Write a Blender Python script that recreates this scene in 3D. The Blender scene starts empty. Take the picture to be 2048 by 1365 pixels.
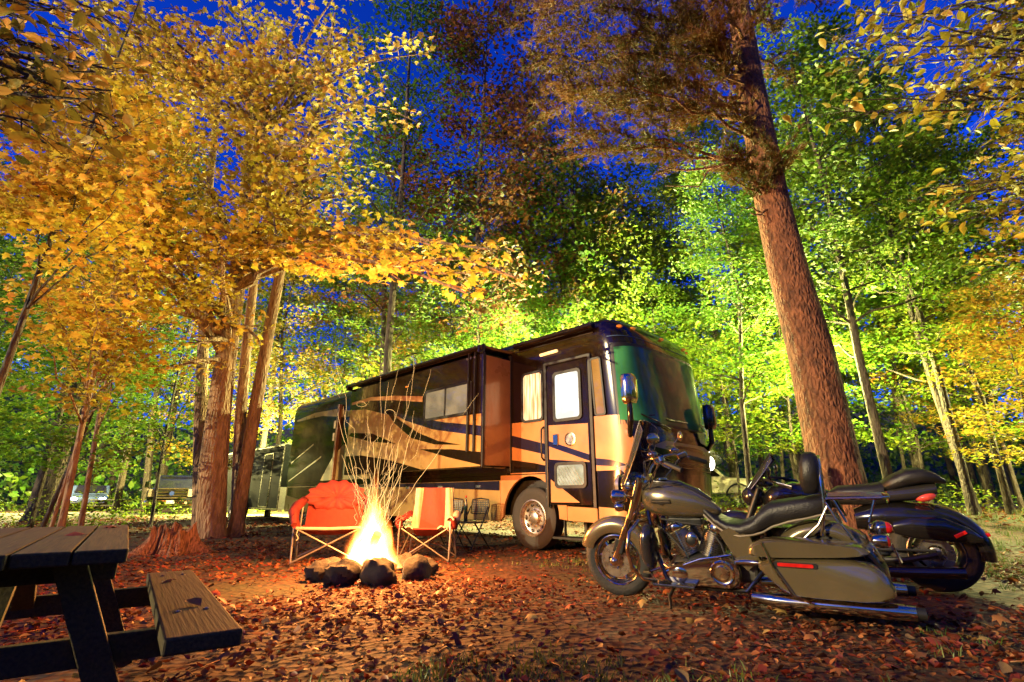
import bpy, math, random
import numpy as np
from mathutils import Vector, Matrix, Euler

# ------------------------------------------------------------------ camera, sky, sun, exposure
random.seed(11)
rng = np.random.default_rng(11)
R = math.radians
sc = bpy.context.scene
COL = sc.collection

cam_d = bpy.data.cameras.new('camera')
cam = bpy.data.objects.new('camera', cam_d)
COL.objects.link(cam)
cam.location = (0, 0, .88)
cam.rotation_euler = (R(90 + 17.2), 0, 0)
cam_d.sensor_width = 36
cam_d.lens = 17.61
cam_d.clip_start = .05
cam_d.clip_end = 900
sc.camera = cam

SUN_EL, SUN_AZ = 15.0, -118.0            # azimuth from +Y towards +X; the light comes in low from the left and behind
w = bpy.data.worlds.new('World')
sc.world = w
w.use_nodes = True
nt = w.node_tree
nt.nodes.clear()
sky = nt.nodes.new('ShaderNodeTexSky')
sky.sky_type = 'NISHITA'
sky.sun_disc = False
sky.sun_elevation = R(SUN_EL)
sky.sun_rotation = R(SUN_AZ)
sky.air_density = 1.0
sky.dust_density = .1
sky.ozone_density = 6.0
bg = nt.nodes.new('ShaderNodeBackground')
bg.inputs[1].default_value = .12
tint = nt.nodes.new('ShaderNodeMix')      # tungsten white balance of the photograph: the dusk sky goes deep blue
tint.data_type = 'RGBA'
tint.blend_type = 'MULTIPLY'
tint.inputs[0].default_value = 1
tint.inputs[7].default_value = (.05, .33, 1.7, 1)
wo = nt.nodes.new('ShaderNodeOutputWorld')
nt.links.new(sky.outputs[0], tint.inputs[6])
# stars
tc = nt.nodes.new('ShaderNodeTexCoord')
vor = nt.nodes.new('ShaderNodeTexVoronoi')
vor.inputs['Scale'].default_value = 90
lt = nt.nodes.new('ShaderNodeMath'); lt.operation = 'LESS_THAN'; lt.inputs[1].default_value = .035
nt.links.new(tc.outputs['Generated'], vor.inputs['Vector'])
nt.links.new(vor.outputs['Distance'], lt.inputs[0])
star = nt.nodes.new('ShaderNodeMix'); star.data_type = 'RGBA'; star.blend_type = 'ADD'
mul = nt.nodes.new('ShaderNodeMath'); mul.operation = 'MULTIPLY'; mul.inputs[1].default_value = 1.0
nt.links.new(lt.outputs[0], mul.inputs[0])
nt.links.new(mul.outputs[0], star.inputs[0])
nt.links.new(tint.outputs[2], star.inputs[6])
star.inputs[7].default_value = (6, 8, 11, 1)
nt.links.new(star.outputs[2], bg.inputs[0])
nt.links.new(bg.outputs[0], wo.inputs[0])

sun_d = bpy.data.lights.new('sun', 'SUN')
sun_d.energy = 5.0
sun_d.angle = R(.6)
sun_d.color = (1.0, .79, .40)
sun = bpy.data.objects.new('sun', sun_d)
COL.objects.link(sun)
sd = Vector((math.sin(R(SUN_AZ)) * math.cos(R(SUN_EL)), math.cos(R(SUN_AZ)) * math.cos(R(SUN_EL)), math.sin(R(SUN_EL))))
sun.rotation_euler = sd.to_track_quat('Z', 'Y').to_euler()
sun.location = sd * 60

vs = sc.view_settings
vs.view_transform = 'Standard'
vs.look = 'None'
vs.exposure = 0.22
vs.gamma = 1.0
vs.use_curve_mapping = False
sc.cycles.use_denoising = True
sc.cycles.use_adaptive_sampling = True
sc.cycles.adaptive_threshold = .03
sc.cycles.max_bounces = 5
sc.cycles.diffuse_bounces = 2
sc.cycles.glossy_bounces = 3
sc.cycles.transmission_bounces = 5
sc.cycles.transparent_max_bounces = 8
sc.cycles.sample_clamp_indirect = 1.5
sc.cycles.sample_clamp_direct = 12
sc.cycles.denoising_prefilter = 'ACCURATE'
sc.cycles.caustics_reflective = False
sc.cycles.caustics_refractive = False

# ------------------------------------------------------------------ helpers
def tag(o, label=None, cat=None, group=None, kind=None):
    if label: o['label'] = label
    if cat: o['category'] = cat
    if group: o['group'] = group
    if kind: o['kind'] = kind
    return o

def empty(name, loc=(0, 0, 0), rz=0, rx=0, label=None, cat=None, group=None):
    o = bpy.data.objects.new(name, None)
    COL.objects.link(o)
    o.location = loc
    o.rotation_euler = (rx, 0, rz)
    o.empty_display_size = .1
    return tag(o, label, cat, group)

def place(name, me, parent=None, loc=(0, 0, 0), rot=(0, 0, 0), scale=(1, 1, 1)):
    o = bpy.data.objects.new(name, me)
    COL.objects.link(o)
    o.location, o.rotation_euler, o.scale = loc, rot, scale
    if parent: o.parent = parent
    return o

def kids(o):
    return KIDS.get(o.name, [])

def copy_tree(o, parent=None, link=True):
    c = o.copy()
    COL.objects.link(c)
    c.parent = parent
    for ch in list(o.children):
        copy_tree(ch, c)
    return c

def frame_of(t):
    t = t.normalized()
    a = Vector((0, 0, 1)) if abs(t.z) < .9 else Vector((1, 0, 0))
    u = t.cross(a).normalized()
    return u, t.cross(u).normalized()

class MB:
    def __init__(s):
        s.v, s.f = [], []
    def add(s, v, f):
        b = len(s.v)
        s.v += [tuple(p) for p in v]
        s.f += [tuple(b + i for i in q) for q in f]
        return s
    def box(s, c, d, rot=None):
        x, y, z = d[0] / 2, d[1] / 2, d[2] / 2
        pts = [Vector((a, b, e)) for a in (-x, x) for b in (-y, y) for e in (-z, z)]
        if rot is not None:
            m = Euler(rot).to_matrix()
            pts = [m @ p for p in pts]
        c = Vector(c)
        return s.add([p + c for p in pts], [(0, 1, 3, 2), (4, 6, 7, 5), (0, 4, 5, 1), (2, 3, 7, 6), (0, 2, 6, 4), (1, 5, 7, 3)])
    def bar(s, p0, p1, w, h, up=(0, 0, 1)):
        p0, p1 = Vector(p0), Vector(p1)
        t = (p1 - p0).normalized()
        up = Vector(up)
        if abs(t.dot(up)) > .98: up = Vector((1, 0, 0))
        a = t.cross(up).normalized()
        b = a.cross(t).normalized()
        pts = [q + a * (i * w / 2) + b * (j * h / 2) for q in (p0, p1) for i in (-1, 1) for j in (-1, 1)]
        return s.add(pts, [(0, 1, 3, 2), (4, 6, 7, 5), (0, 4, 5, 1), (2, 3, 7, 6), (0, 2, 6, 4), (1, 5, 7, 3)])
    def tube(s, pts, r, n=8, cap=True, closed=False):
        pts = [Vector(p) for p in pts]
        m = len(pts)
        rs = r if isinstance(r, (list, tuple)) else [r] * m
        t0 = (pts[1] - pts[0])
        u, w_ = frame_of(t0)
        vs_, prev = [], t0.normalized()
        for i, p in enumerate(pts):
            a = pts[(i - 1) % m] if (i > 0 or closed) else pts[i]
            b = pts[(i + 1) % m] if (i < m - 1 or closed) else pts[i]
            t = (b - a)
            t = t.normalized() if t.length > 1e-9 else prev
            ax = prev.cross(t)
            if ax.length > 1e-6:
                q = Matrix.Rotation(prev.angle(t), 3, ax.normalized())
                u = q @ u
            prev = t
            w_ = t.cross(u).normalized()
            for k in range(n):
                an = 2 * math.pi * k / n
                vs_.append(p + (u * math.cos(an) + w_ * math.sin(an)) * rs[i])
        fs = []
        for i in range(m if closed else m - 1):
            j = (i + 1) % m
            for k in range(n):
                l = (k + 1) % n
                fs.append((i * n + k, i * n + l, j * n + l, j * n + k))
        if cap and not closed:
            fs.append(tuple(range(n - 1, -1, -1)))
            fs.append(tuple((m - 1) * n + k for k in range(n)))
        return s.add(vs_, fs)
    def lathe(s, prof, c, axis=(0, 1, 0), n=24, closed=False, cap0=True):
        """prof: list of (radius, height along axis)"""
        ax = Vector(axis).normalized()
        u, w_ = frame_of(ax)
        c = Vector(c)
        vs_ = []
        for (r, h) in prof:
            for k in range(n):
                an = 2 * math.pi * k / n
                vs_.append(c + ax * h + (u * math.cos(an) + w_ * math.sin(an)) * r)
        m = len(prof)
        fs = []
        for i in range(m if closed else m - 1):
            j = (i + 1) % m
            for k in range(n):
                l = (k + 1) % n
                fs.append((i * n + k, i * n + l, j * n + l, j * n + k))
        if not closed:
            if cap0: fs.append(tuple(range(n - 1, -1, -1)))
            fs.append(tuple((m - 1) * n + k for k in range(n)))
        return s.add(vs_, fs)
    def loft(s, rings, cap=True, closed=True):
        n = len(rings[0])
        vs_ = [p for r in rings for p in r]
        fs = []
        for i in range(len(rings) - 1):
            for k in range(n if closed else n - 1):
                l = (k + 1) % n
                fs.append((i * n + k, i * n + l, (i + 1) * n + l, (i + 1) * n + k))
        if cap and closed:
            fs.append(tuple(range(n - 1, -1, -1)))
            fs.append(tuple((len(rings) - 1) * n + k for k in range(n)))
        return s.add(vs_, fs)
    def prism(s, poly, t0, t1, fn):
        """poly (a,b) extruded from t0 to t1; fn(a,b,t) -> xyz"""
        n = len(poly)
        vs_ = [fn(a, b, t0) for a, b in poly] + [fn(a, b, t1) for a, b in poly]
        fs = [tuple(range(n - 1, -1, -1)), tuple(range(n, 2 * n))]
        for k in range(n):
            l = (k + 1) % n
            fs.append((k, l, n + l, n + k))
        return s.add(vs_, fs)
    def ball(s, c, r, nu=16, nv=10, rough=0, seed=0, rot=None):
        rr = random.Random(seed)
        c = Vector(c)
        if not isinstance(r, (list, tuple)): r = (r, r, r)
        ph = [(rr.uniform(1.2, 3.2), rr.uniform(1.2, 3.2), rr.uniform(0, 6), rr.uniform(0, 6)) for _ in range(5)]
        rings = []
        m = Euler(rot).to_matrix() if rot else None
        for i in range(nv + 1):
            th = math.pi * i / nv
            ring = []
            for k in range(nu):
                an = 2 * math.pi * k / nu
                d = Vector((math.sin(th) * math.cos(an), math.sin(th) * math.sin(an), math.cos(th)))
                q = 1.0
                if rough:
                    for (fa, fb, pa, pb) in ph:
                        q += rough * math.sin(fa * d.x * 2 + fb * d.z * 2 + pa) * math.sin(fb * d.y * 2 + fa * d.x + pb)
                p = Vector((d.x * r[0], d.y * r[1], d.z * r[2])) * q
                if m: p = m @ p
                ring.append(c + p)
            rings.append(ring)
        return s.loft(rings, cap=False)
    def mesh(s, name, mat, smooth=False, angle=40):
        me = bpy.data.meshes.new(name)
        me.from_pydata(s.v, [], s.f)
        me.update()
        if mat: me.materials.append(mat)
        if smooth:
            me.polygons.foreach_set('use_smooth', [True] * len(me.polygons))
            me.set_sharp_from_angle(angle=R(angle))
        return me
    def build(s, name, mat, parent=None, smooth=False, bevel=0, angle=40, loc=(0, 0, 0), rot=(0, 0, 0)):
        o = place(name, s.mesh(name, mat, smooth, angle), parent, loc, rot)
        if bevel:
            b = o.modifiers.new('bevel', 'BEVEL')
            b.width = bevel; b.segments = 2; b.limit_method = 'ANGLE'; b.angle_limit = R(35)
        return o

# ------------------------------------------------------------------ materials
MATS = {}
def new_mat(name):
    m = bpy.data.materials.new(name)
    m.use_nodes = True
    n = m.node_tree
    n.nodes.clear()
    out = n.nodes.new('ShaderNodeOutputMaterial')
    return m, n, out

def M(name, col, rough=.5, metal=0, var=.2, scale=8, bump=0, bscale=40, coat=0, emit=None, estr=0, spec=.5, rvar=.1, stretch=None, col2=None, ior=None):
    if name in MATS: return MATS[name]
    m, n, out = new_mat(name)
    p = n.nodes.new('ShaderNodeBsdfPrincipled')
    n.links.new(p.outputs[0], out.inputs[0])
    tc_ = n.nodes.new('ShaderNodeTexCoord')
    mp = n.nodes.new('ShaderNodeMapping')
    n.links.new(tc_.outputs['Object'], mp.inputs[0])
    if stretch: mp.inputs['Scale'].default_value = stretch
    nz = n.nodes.new('ShaderNodeTexNoise')
    nz.inputs['Scale'].default_value = scale
    nz.inputs['Detail'].default_value = 5
    n.links.new(mp.outputs[0], nz.inputs['Vector'])
    rp = n.nodes.new('ShaderNodeValToRGB')
    c2 = col2 or tuple(min(1, c * (1 + var)) for c in col)
    rp.color_ramp.elements[0].position = .3
    rp.color_ramp.elements[1].position = .7
    rp.color_ramp.elements[0].color = tuple(c * (1 - var) for c in col) + (1,)
    rp.color_ramp.elements[1].color = tuple(c2) + (1,)
    n.links.new(nz.outputs[0], rp.inputs[0])
    n.links.new(rp.outputs[0], p.inputs['Base Color'])
    mr = n.nodes.new('ShaderNodeMapRange')
    mr.inputs[3].default_value = max(.02, rough - rvar)
    mr.inputs[4].default_value = min(1, rough + rvar)
    n.links.new(nz.outputs[0], mr.inputs[0])
    n.links.new(mr.outputs[0], p.inputs['Roughness'])
    p.inputs['Metallic'].default_value = metal
    p.inputs['Specular IOR Level'].default_value = spec
    if ior: p.inputs['IOR'].default_value = ior
    p.inputs['Coat Weight'].default_value = coat
    p.inputs['Coat Roughness'].default_value = .06
    if bump:
        b = n.nodes.new('ShaderNodeBump')
        b.inputs['Strength'].default_value = bump
        b.inputs['Distance'].default_value = .02
        nb = n.nodes.new('ShaderNodeTexNoise')
        nb.inputs['Scale'].default_value = bscale
        nb.inputs['Detail'].default_value = 6
        n.links.new(mp.outputs[0], nb.inputs['Vector'])
        n.links.new(nb.outputs[0], b.inputs['Height'])
        n.links.new(b.outputs[0], p.inputs['Normal'])
    if emit:
        p.inputs['Emission Color'].default_value = tuple(emit) + (1,)
        p.inputs['Emission Strength'].default_value = estr
    MATS[name] = m
    return m

def leaf_mat(name, cols, trans=.45, nscale=.35, gloss=.08):
    """cols: list of base colours; each leaf takes one, patches of the crown lean to one end"""
    m, n, out = new_mat(name)
    geo = n.nodes.new('ShaderNodeNewGeometry')
    oi = n.nodes.new('ShaderNodeObjectInfo')
    nz = n.nodes.new('ShaderNodeTexNoise')
    nz.inputs['Scale'].default_value = nscale
    nz.inputs['Detail'].default_value = 2
    n.links.new(geo.outputs['Position'], nz.inputs['Vector'])
    a = n.nodes.new('ShaderNodeMath'); a.operation = 'MULTIPLY_ADD'
    a.inputs[1].default_value = .55
    n.links.new(geo.outputs['Random Per Island'], a.inputs[0])
    b = n.nodes.new('ShaderNodeMath'); b.operation = 'MULTIPLY_ADD'
    b.inputs[1].default_value = 1.1; b.inputs[2].default_value = -.42
    n.links.new(nz.outputs[0], b.inputs[0])
    n.links.new(b.outputs[0], a.inputs[2])
    c = n.nodes.new('ShaderNodeMath'); c.operation = 'MULTIPLY_ADD'
    c.inputs[1].default_value = .3
    n.links.new(oi.outputs['Random'], c.inputs[0])
    n.links.new(a.outputs[0], c.inputs[2])
    rp = n.nodes.new('ShaderNodeValToRGB')
    el = rp.color_ramp.elements
    while len(el) < len(cols): el.new(.5)
    for i, cc in enumerate(cols):
        el[i].position = .1 + .8 * i / (len(cols) - 1)
        el[i].color = tuple(cc) + (1,)
    n.links.new(c.outputs[0], rp.inputs[0])
    d = n.nodes.new('ShaderNodeBsdfDiffuse')
    t = n.nodes.new('ShaderNodeBsdfTranslucent')
    mx = n.nodes.new('ShaderNodeMixShader'); mx.inputs[0].default_value = trans
    g = n.nodes.new('ShaderNodeBsdfGlossy'); g.inputs['Roughness'].default_value = .45
    g.inputs['Color'].default_value = (.6, .6, .6, 1)
    mg = n.nodes.new('ShaderNodeMixShader'); mg.inputs[0].default_value = gloss
    n.links.new(rp.outputs[0], d.inputs[0]); n.links.new(rp.outputs[0], t.inputs[0])
    n.links.new(d.outputs[0], mx.inputs[1]); n.links.new(t.outputs[0], mx.inputs[2])
    n.links.new(mx.outputs[0], mg.inputs[1]); n.links.new(g.outputs[0], mg.inputs[2])
    n.links.new(mg.outputs[0], out.inputs[0])
    return m

def emit_mat(name, col, strength):
    m, n, out = new_mat(name)
    e = n.nodes.new('ShaderNodeEmission')
    e.inputs[0].default_value = tuple(col) + (1,)
    e.inputs[1].default_value = strength
    n.links.new(e.outputs[0], out.inputs[0])
    m.cycles.emission_sampling = 'NONE'
    return m

def glass_mat(name, col=(.8, .9, .85), alpha=.75, rough=.03):
    m, n, out = new_mat(name)
    t = n.nodes.new('ShaderNodeBsdfTransparent'); t.inputs[0].default_value = tuple(col) + (1,)
    g = n.nodes.new('ShaderNodeBsdfGlossy'); g.inputs['Roughness'].default_value = rough
    fr = n.nodes.new('ShaderNodeFresnel'); fr.inputs[0].default_value = 1.6
    ad = n.nodes.new('ShaderNodeMath'); ad.operation = 'ADD'; ad.inputs[1].default_value = 1 - alpha - .15
    ad.use_clamp = True
    n.links.new(fr.outputs[0], ad.inputs[0])
    df = n.nodes.new('ShaderNodeBsdfDiffuse'); df.inputs[0].default_value = (.7, .72, .66, 1)
    md = n.nodes.new('ShaderNodeMixShader'); md.inputs[0].default_value = .05
    n.links.new(t.outputs[0], md.inputs[1]); n.links.new(df.outputs[0], md.inputs[2])
    mx = n.nodes.new('ShaderNodeMixShader')
    n.links.new(ad.outputs[0], mx.inputs[0])
    n.links.new(md.outputs[0], mx.inputs[1]); n.links.new(g.outputs[0], mx.inputs[2])
    n.links.new(mx.outputs[0], out.inputs[0])
    return m

chrome = M('chrome', (.78, .69, .46), .09, 1, .06, 5, rvar=.05)
steel = M('brushed_steel', (.5, .46, .38), .28, 1, .15, 12)
dark_metal = M('dark_metal', (.03, .03, .03), .4, .6, .3, 10)
black_rubber = M('black_rubber', (.018, .017, .016), .75, 0, .35, 14, bump=.3, bscale=60)
black_plastic = M('black_plastic', (.015, .014, .013), .35, 0, .3, 9)
black_gloss = M('black_gloss', (.008, .007, .007), .12, 0, .3, 3, coat=1, rvar=.05)
leather = M('black_leather', (.014, .012, .011), .42, 0, .3, 12, bump=.25, bscale=90)
# ------------------------------------------------------------------ ground
def sstep(a, b, x):
    t = min(1, max(0, (x - a) / (b - a)))
    return t * t * (3 - 2 * t)
def gh(x, y):
    """height of the ground: flat camp site, a low rise towards the right behind the pine"""
    return .45 * sstep(6.5, 14, y) * sstep(1.5, 7, x) + .35 * sstep(15, 60, y)

def ground_material():
    m, n, out = new_mat('leaf_strewn_soil')
    p = n.nodes.new('ShaderNodeBsdfPrincipled')
    n.links.new(p.outputs[0], out.inputs[0])
    tc_ = n.nodes.new('ShaderNodeTexCoord')
    v = n.nodes.new('ShaderNodeTexVoronoi'); v.inputs['Scale'].default_value = 14
    v.inputs['Randomness'].default_value = 1
    n.links.new(tc_.outputs['Object'], v.inputs['Vector'])
    sep = n.nodes.new('ShaderNodeSeparateColor')
    n.links.new(v.outputs['Color'], sep.inputs[0])
    r1 = n.nodes.new('ShaderNodeValToRGB')
    e = r1.color_ramp.elements
    for i in range(3): e.new(.5)
    for i, (pp, c) in enumerate([(0, (.022, .011, .006)), (.3, (.05, .02, .008)), (.55, (.085, .028, .010)), (.8, (.10, .045, .017)), (1, (.04, .026, .012))]):
        e[i].position = pp; e[i].color = c + (1,)
    n.links.new(sep.outputs[0], r1.inputs[0])
    nz = n.nodes.new('ShaderNodeTexNoise'); nz.inputs['Scale'].default_value = .45; nz.inputs['Detail'].default_value = 6
    n.links.new(tc_.outputs['Object'], nz.inputs['Vector'])
    r2 = n.nodes.new('ShaderNodeValToRGB')
    r2.color_ramp.elements[0].position = .52; r2.color_ramp.elements[1].position = .68
    n.links.new(nz.outputs[0], r2.inputs[0])
    mx = n.nodes.new('ShaderNodeMix'); mx.data_type = 'RGBA'
    n.links.new(r2.outputs[0], mx.inputs[0])
    n.links.new(r1.outputs[0], mx.inputs[6])
    mx.inputs[7].default_value = (.045, .05, .014, 1)
    n.links.new(mx.outputs[2], p.inputs['Base Color'])
    p.inputs['Roughness'].default_value = .85
    b = n.nodes.new('ShaderNodeBump'); b.inputs['Strength'].default_value = .8; b.inputs['Distance'].default_value = .03
    n.links.new(v.outputs['Distance'], b.inputs['Height'])
    n.links.new(b.outputs[0], p.inputs['Normal'])
    return m

def make_ground():
    xs = [-400, -200, -100, -60] + [-40 + i for i in range(0, 81)] + [60, 100, 200, 400]
    ys = [-300, -100, -40, -15] + [-8 + i for i in range(0, 60)] + [70, 100, 200, 400]
    v = []
    for y in ys:
        for x in xs:
            z = gh(x, y)
            if -30 < x < 30 and -5 < y < 45:
                z += .012 * math.sin(1.7 * x + .6 * y) + .012 * math.sin(2.3 * y - .9 * x) - .02
            v.append((x, y, z))
    nx = len(xs)
    f = [(j * nx + i, j * nx + i + 1, (j + 1) * nx + i + 1, (j + 1) * nx + i) for j in range(len(ys) - 1) for i in range(nx - 1)]
    mb = MB(); mb.v = v; mb.f = f
    o = mb.build('ground', ground_material(), None, True, angle=80)
    return tag(o, kind='structure')
ground = make_ground()

def make_hills():
    """wooded slope closing the horizon all round, left open only where the low sun comes in"""
    rings = []
    for r_, z in ((58, 0), (66, 4), (78, 9), (95, 13), (120, 13)):
        rings.append([Vector((math.sin(a) * r_, math.cos(a) * r_, z * (1 + .2 * math.sin(5 * a) + .12 * math.sin(13 * a)))) for a in [-1.5 + 5.6 * k / 90 for k in range(91)]])
    tag(MB().loft(rings, closed=False).build('hills', M('slope_soil', (.03, .035, .014), .95, 0, .5, .8), None, True), kind='structure')
make_hills()

gravel = M('pale_gravel', (.20, .16, .10), .9, 0, .35, 20, bump=.6, bscale=80)
def strip(name, pts, width, mat, lift=.02):
    """road surface draped on the ground"""
    mb = MB()
    rings = []
    fine = []
    for i in range(len(pts) - 1):
        for k in range(12):
            t = k / 12
            fine.append(((1 - t) * pts[i][0] + t * pts[i + 1][0], (1 - t) * pts[i][1] + t * pts[i + 1][1]))
    fine.append(pts[-1])
    for i, (x, y) in enumerate(fine):
        a, b = fine[max(0, i - 1)], fine[min(len(fine) - 1, i + 1)]
        d = Vector((b[0] - a[0], b[1] - a[1], 0)).normalized()
        nn = Vector((-d.y, d.x, 0))
        ring = []
        for k in range(-4, 5):
            wv = width * (1 + .12 * math.sin(i * .9 + (k > 0) * 2))
            q = Vector((x, y, 0)) + nn * (k / 4 * wv / 2)
            ring.append((q.x, q.y, gh(q.x, q.y) + lift + (0 if abs(k) < 4 else -.05)))
        rings.append(ring)
    mb.loft(rings, closed=False)
    return tag(mb.build(name, mat, None, True), kind='structure')
strip('gravel_road', [(4, 30), (14, 25.5), (24, 23.5), (45, 24)], 5.0, gravel)
strip('gravel_drive', [(-34, 24), (-18, 25.5), (-9, 22.5), (-5, 21), (-3, 24)], 3.6, gravel)

# ------------------------------------------------------------------ leaf meshes
MAPLE_V = [(0, .02, .05)] + [(0, -.42, 0), (.20, -.36, -.03), (.44, -.40, -.10), (.30, -.14, -.02), (.60, .06, -.12), (.40, .12, -.06), (.26, .14, -.02), (.22, .36, -.05), (0, .66, -.14),
           (-.22, .36, -.05), (-.26, .14, -.02), (-.40, .12, -.06), (-.60, .06, -.12), (-.30, -.14, -.02), (-.44, -.40, -.10), (-.20, -.36, -.03)]
MAPLE_F = [(0, i, i % 16 + 1) for i in range(1, 17)]
MAPLE_V, MAPLE_F = np.array(MAPLE_V), np.array(MAPLE_F)
SMALL_V = np.array([(0, -.5, 0), (.34, -.02, .07), (0, .55, -.06), (-.34, -.02, .07)])
SMALL_F = np.array([(0, 1, 2), (0, 2, 3)])
LOBE_V = np.array([(0, -.45, 0), (.5, -.2, .05), (.2, .05, 0), (0, .55, -.08), (-.2, .05, 0), (-.5, -.2, .05)])
LOBE_F = np.array([(0, 1, 2), (0, 2, 3), (0, 3, 4), (0, 4, 5)])
OVAL_V = np.array([(0, -.5, 0), (.24, -.25, .06), (.30, .05, .07), (.15, .36, .03), (0, .62, -.10), (-.15, .36, .03), (-.30, .05, .07), (-.24, -.25, .06), (0, .02, -.02)])
OVAL_F = np.array([(8, 0, 1), (8, 1, 2), (8, 2, 3), (8, 3, 4), (8, 4, 5), (8, 5, 6), (8, 6, 7), (8, 7, 0)])
CURL_V = OVAL_V * np.array([1.2, .9, 1]) + np.stack([np.zeros(9), np.zeros(9), .55 * OVAL_V[:, 0] ** 2 * 4 * .5 + .3 * OVAL_V[:, 1] ** 2], 1)

def tri_mesh(name, V, F, mat, smooth=False):
    me = bpy.data.meshes.new(name)
    me.vertices.add(len(V))
    me.vertices.foreach_set('co', np.ascontiguousarray(V, dtype=np.float32).ravel())
    me.loops.add(F.size)
    me.loops.foreach_set('vertex_index', np.ascontiguousarray(F, dtype=np.int32).ravel())
    me.polygons.add(len(F))
    me.polygons.foreach_set('loop_start', np.arange(0, F.size, 3, dtype=np.int32))
    me.update(calc_edges=True)
    me.validate()
    if mat: me.materials.append(mat)
    if smooth: me.polygons.foreach_set('use_smooth', [True] * len(F))
    return me

def norm(a):
    return a / np.maximum(1e-9, np.linalg.norm(a, axis=1, keepdims=True))

def scatter(P, N, S, TV, TF, tang=None):
    """leaves: centre, normal, size each; random spin unless tang given"""
    n = len(P)
    N = norm(N)
    r = rng.normal(size=(n, 3)) if tang is None else tang
    U = norm(r - (r * N).sum(1, keepdims=True) * N)      # leaf's long axis
    X = np.cross(U, N)
    curl = rng.uniform(-.6, 2.6, (n, 1, 1)); wide = rng.uniform(.75, 1.1, (n, 1, 1))      # no two leaves bend alike
    V = P[:, None, :] + S[:, None, None] * (wide * TV[None, :, 0:1] * X[:, None, :] + TV[None, :, 1:2] * U[:, None, :] + curl * TV[None, :, 2:3] * N[:, None, :])
    F = (np.arange(n) * len(TV))[:, None, None] + TF[None]
    return V.reshape(-1, 3), F.reshape(-1, 3)

def ground_leaves(xr, yr, n, smin, smax, TV, TF, lift=.015, keep=None):
    x = rng.uniform(*xr, n); y = rng.uniform(*yr, n)
    if keep is not None:
        k = keep(x, y); x, y = x[k], y[k]; n = len(x)
    z = np.array([gh(a, b) for a, b in zip(x, y)]) + rng.uniform(0, lift, n)
    N = np.stack([rng.normal(0, .33, n), rng.normal(0, .33, n), np.ones(n)], 1)
    return np.stack([x, y, z], 1), N, rng.uniform(smin, smax, n)

litter_mat = leaf_mat('fallen_leaf_colours', [(.10, .035, .014), (.20, .065, .02), (.05, .022, .010), (.22, .030, .012), (.28, .13, .045), (.17, .018, .009), (.16, .05, .018)], trans=.15, nscale=1.3, gloss=.06)
def make_litter():
    vs_, fs_ = [], []
    base = 0
    clump = lambda x, y: (np.sin(x * 1.3 + 2 * np.sin(y * .7)) * np.sin(y * 1.1 + x * .5) > rng.uniform(-1.1, .35, len(x)))
    for (xr, yr, n, a, b, T, F) in [((-5, 4.5), (1.0, 6), 17000, .022, .062, CURL_V, OVAL_F), ((-4, 4), (1.0, 5), 1600, .04, .09, MAPLE_V, MAPLE_F),
                                    ((-10, 7), (6, 11), 17000, .035, .08, LOBE_V, LOBE_F), ((-18, 18), (11, 24), 13000, .07, .14, SMALL_V, SMALL_F),
                                    ((4.5, 9), (2, 9), 3500, .04, .09, LOBE_V, LOBE_F)]:
        P, N, S = ground_leaves(xr, yr, n, a, b, T, F, keep=clump)
        v, f = scatter(P, N, S, T, F)
        vs_.append(v); fs_.append(f + base); base += len(v)
    mb = MB(); rr = random.Random(4)
    for _ in range(140):
        y = 2 + 9 * rr.random(); x = rr.uniform(-.9, .9) * (y + 1); a = rr.uniform(0, 6.28); L = rr.uniform(.08, .35)
        p = Vector((x, y, gh(x, y) + .02)); d = Vector((math.cos(a), math.sin(a), 0)) * L
        mb.tube([p, p + d * .5 + Vector((rr.gauss(0, .02), rr.gauss(0, .02), .012)), p + d], [.004, .0035, .002], 4)
    tw = np.array([(a, b, c) for f in mb.f if len(f) == 4 for (a, b, c) in ((f[0], f[1], f[2]), (f[0], f[2], f[3]))])
    vs_.append(np.array(mb.v)); fs_.append(tw + base)
    o = place('leaf_litter', tri_mesh('leaf_litter', np.concatenate(vs_), np.concatenate(fs_), litter_mat))
    tag(o, 'carpet of small brown fallen leaves over the ground', 'leaf litter', kind='stuff')
make_litter()

def single_leaves():
    mats = [M('dry_leaf_%d' % i, c, .6, 0, .25, 30) for i, c in enumerate([(.26, .10, .028), (.22, .032, .014), (.26, .15, .05), (.11, .045, .018), (.30, .19, .055)])]
    meshes = []
    for i, mt in enumerate(mats):
        for (T, F) in ((MAPLE_V * np.array([1, 1, 1.8]), MAPLE_F), (CURL_V, OVAL_F)):
            meshes.append(tri_mesh('fallen_leaf', T, F, mt))
    rr = random.Random(5)
    for i in range(260):
        y = 1.9 + 4.6 * rr.random() ** 1.3
        x = rr.uniform(-.8, .85) * (y + .6)
        s = rr.uniform(.055, .105)
        place('fallen_leaf', rr.choice(meshes), ground, (x, y, gh(x, y) + .03), (rr.gauss(0, .35), rr.gauss(0, .35), rr.uniform(0, 6.3)), (s, s, s))
single_leaves()

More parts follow.
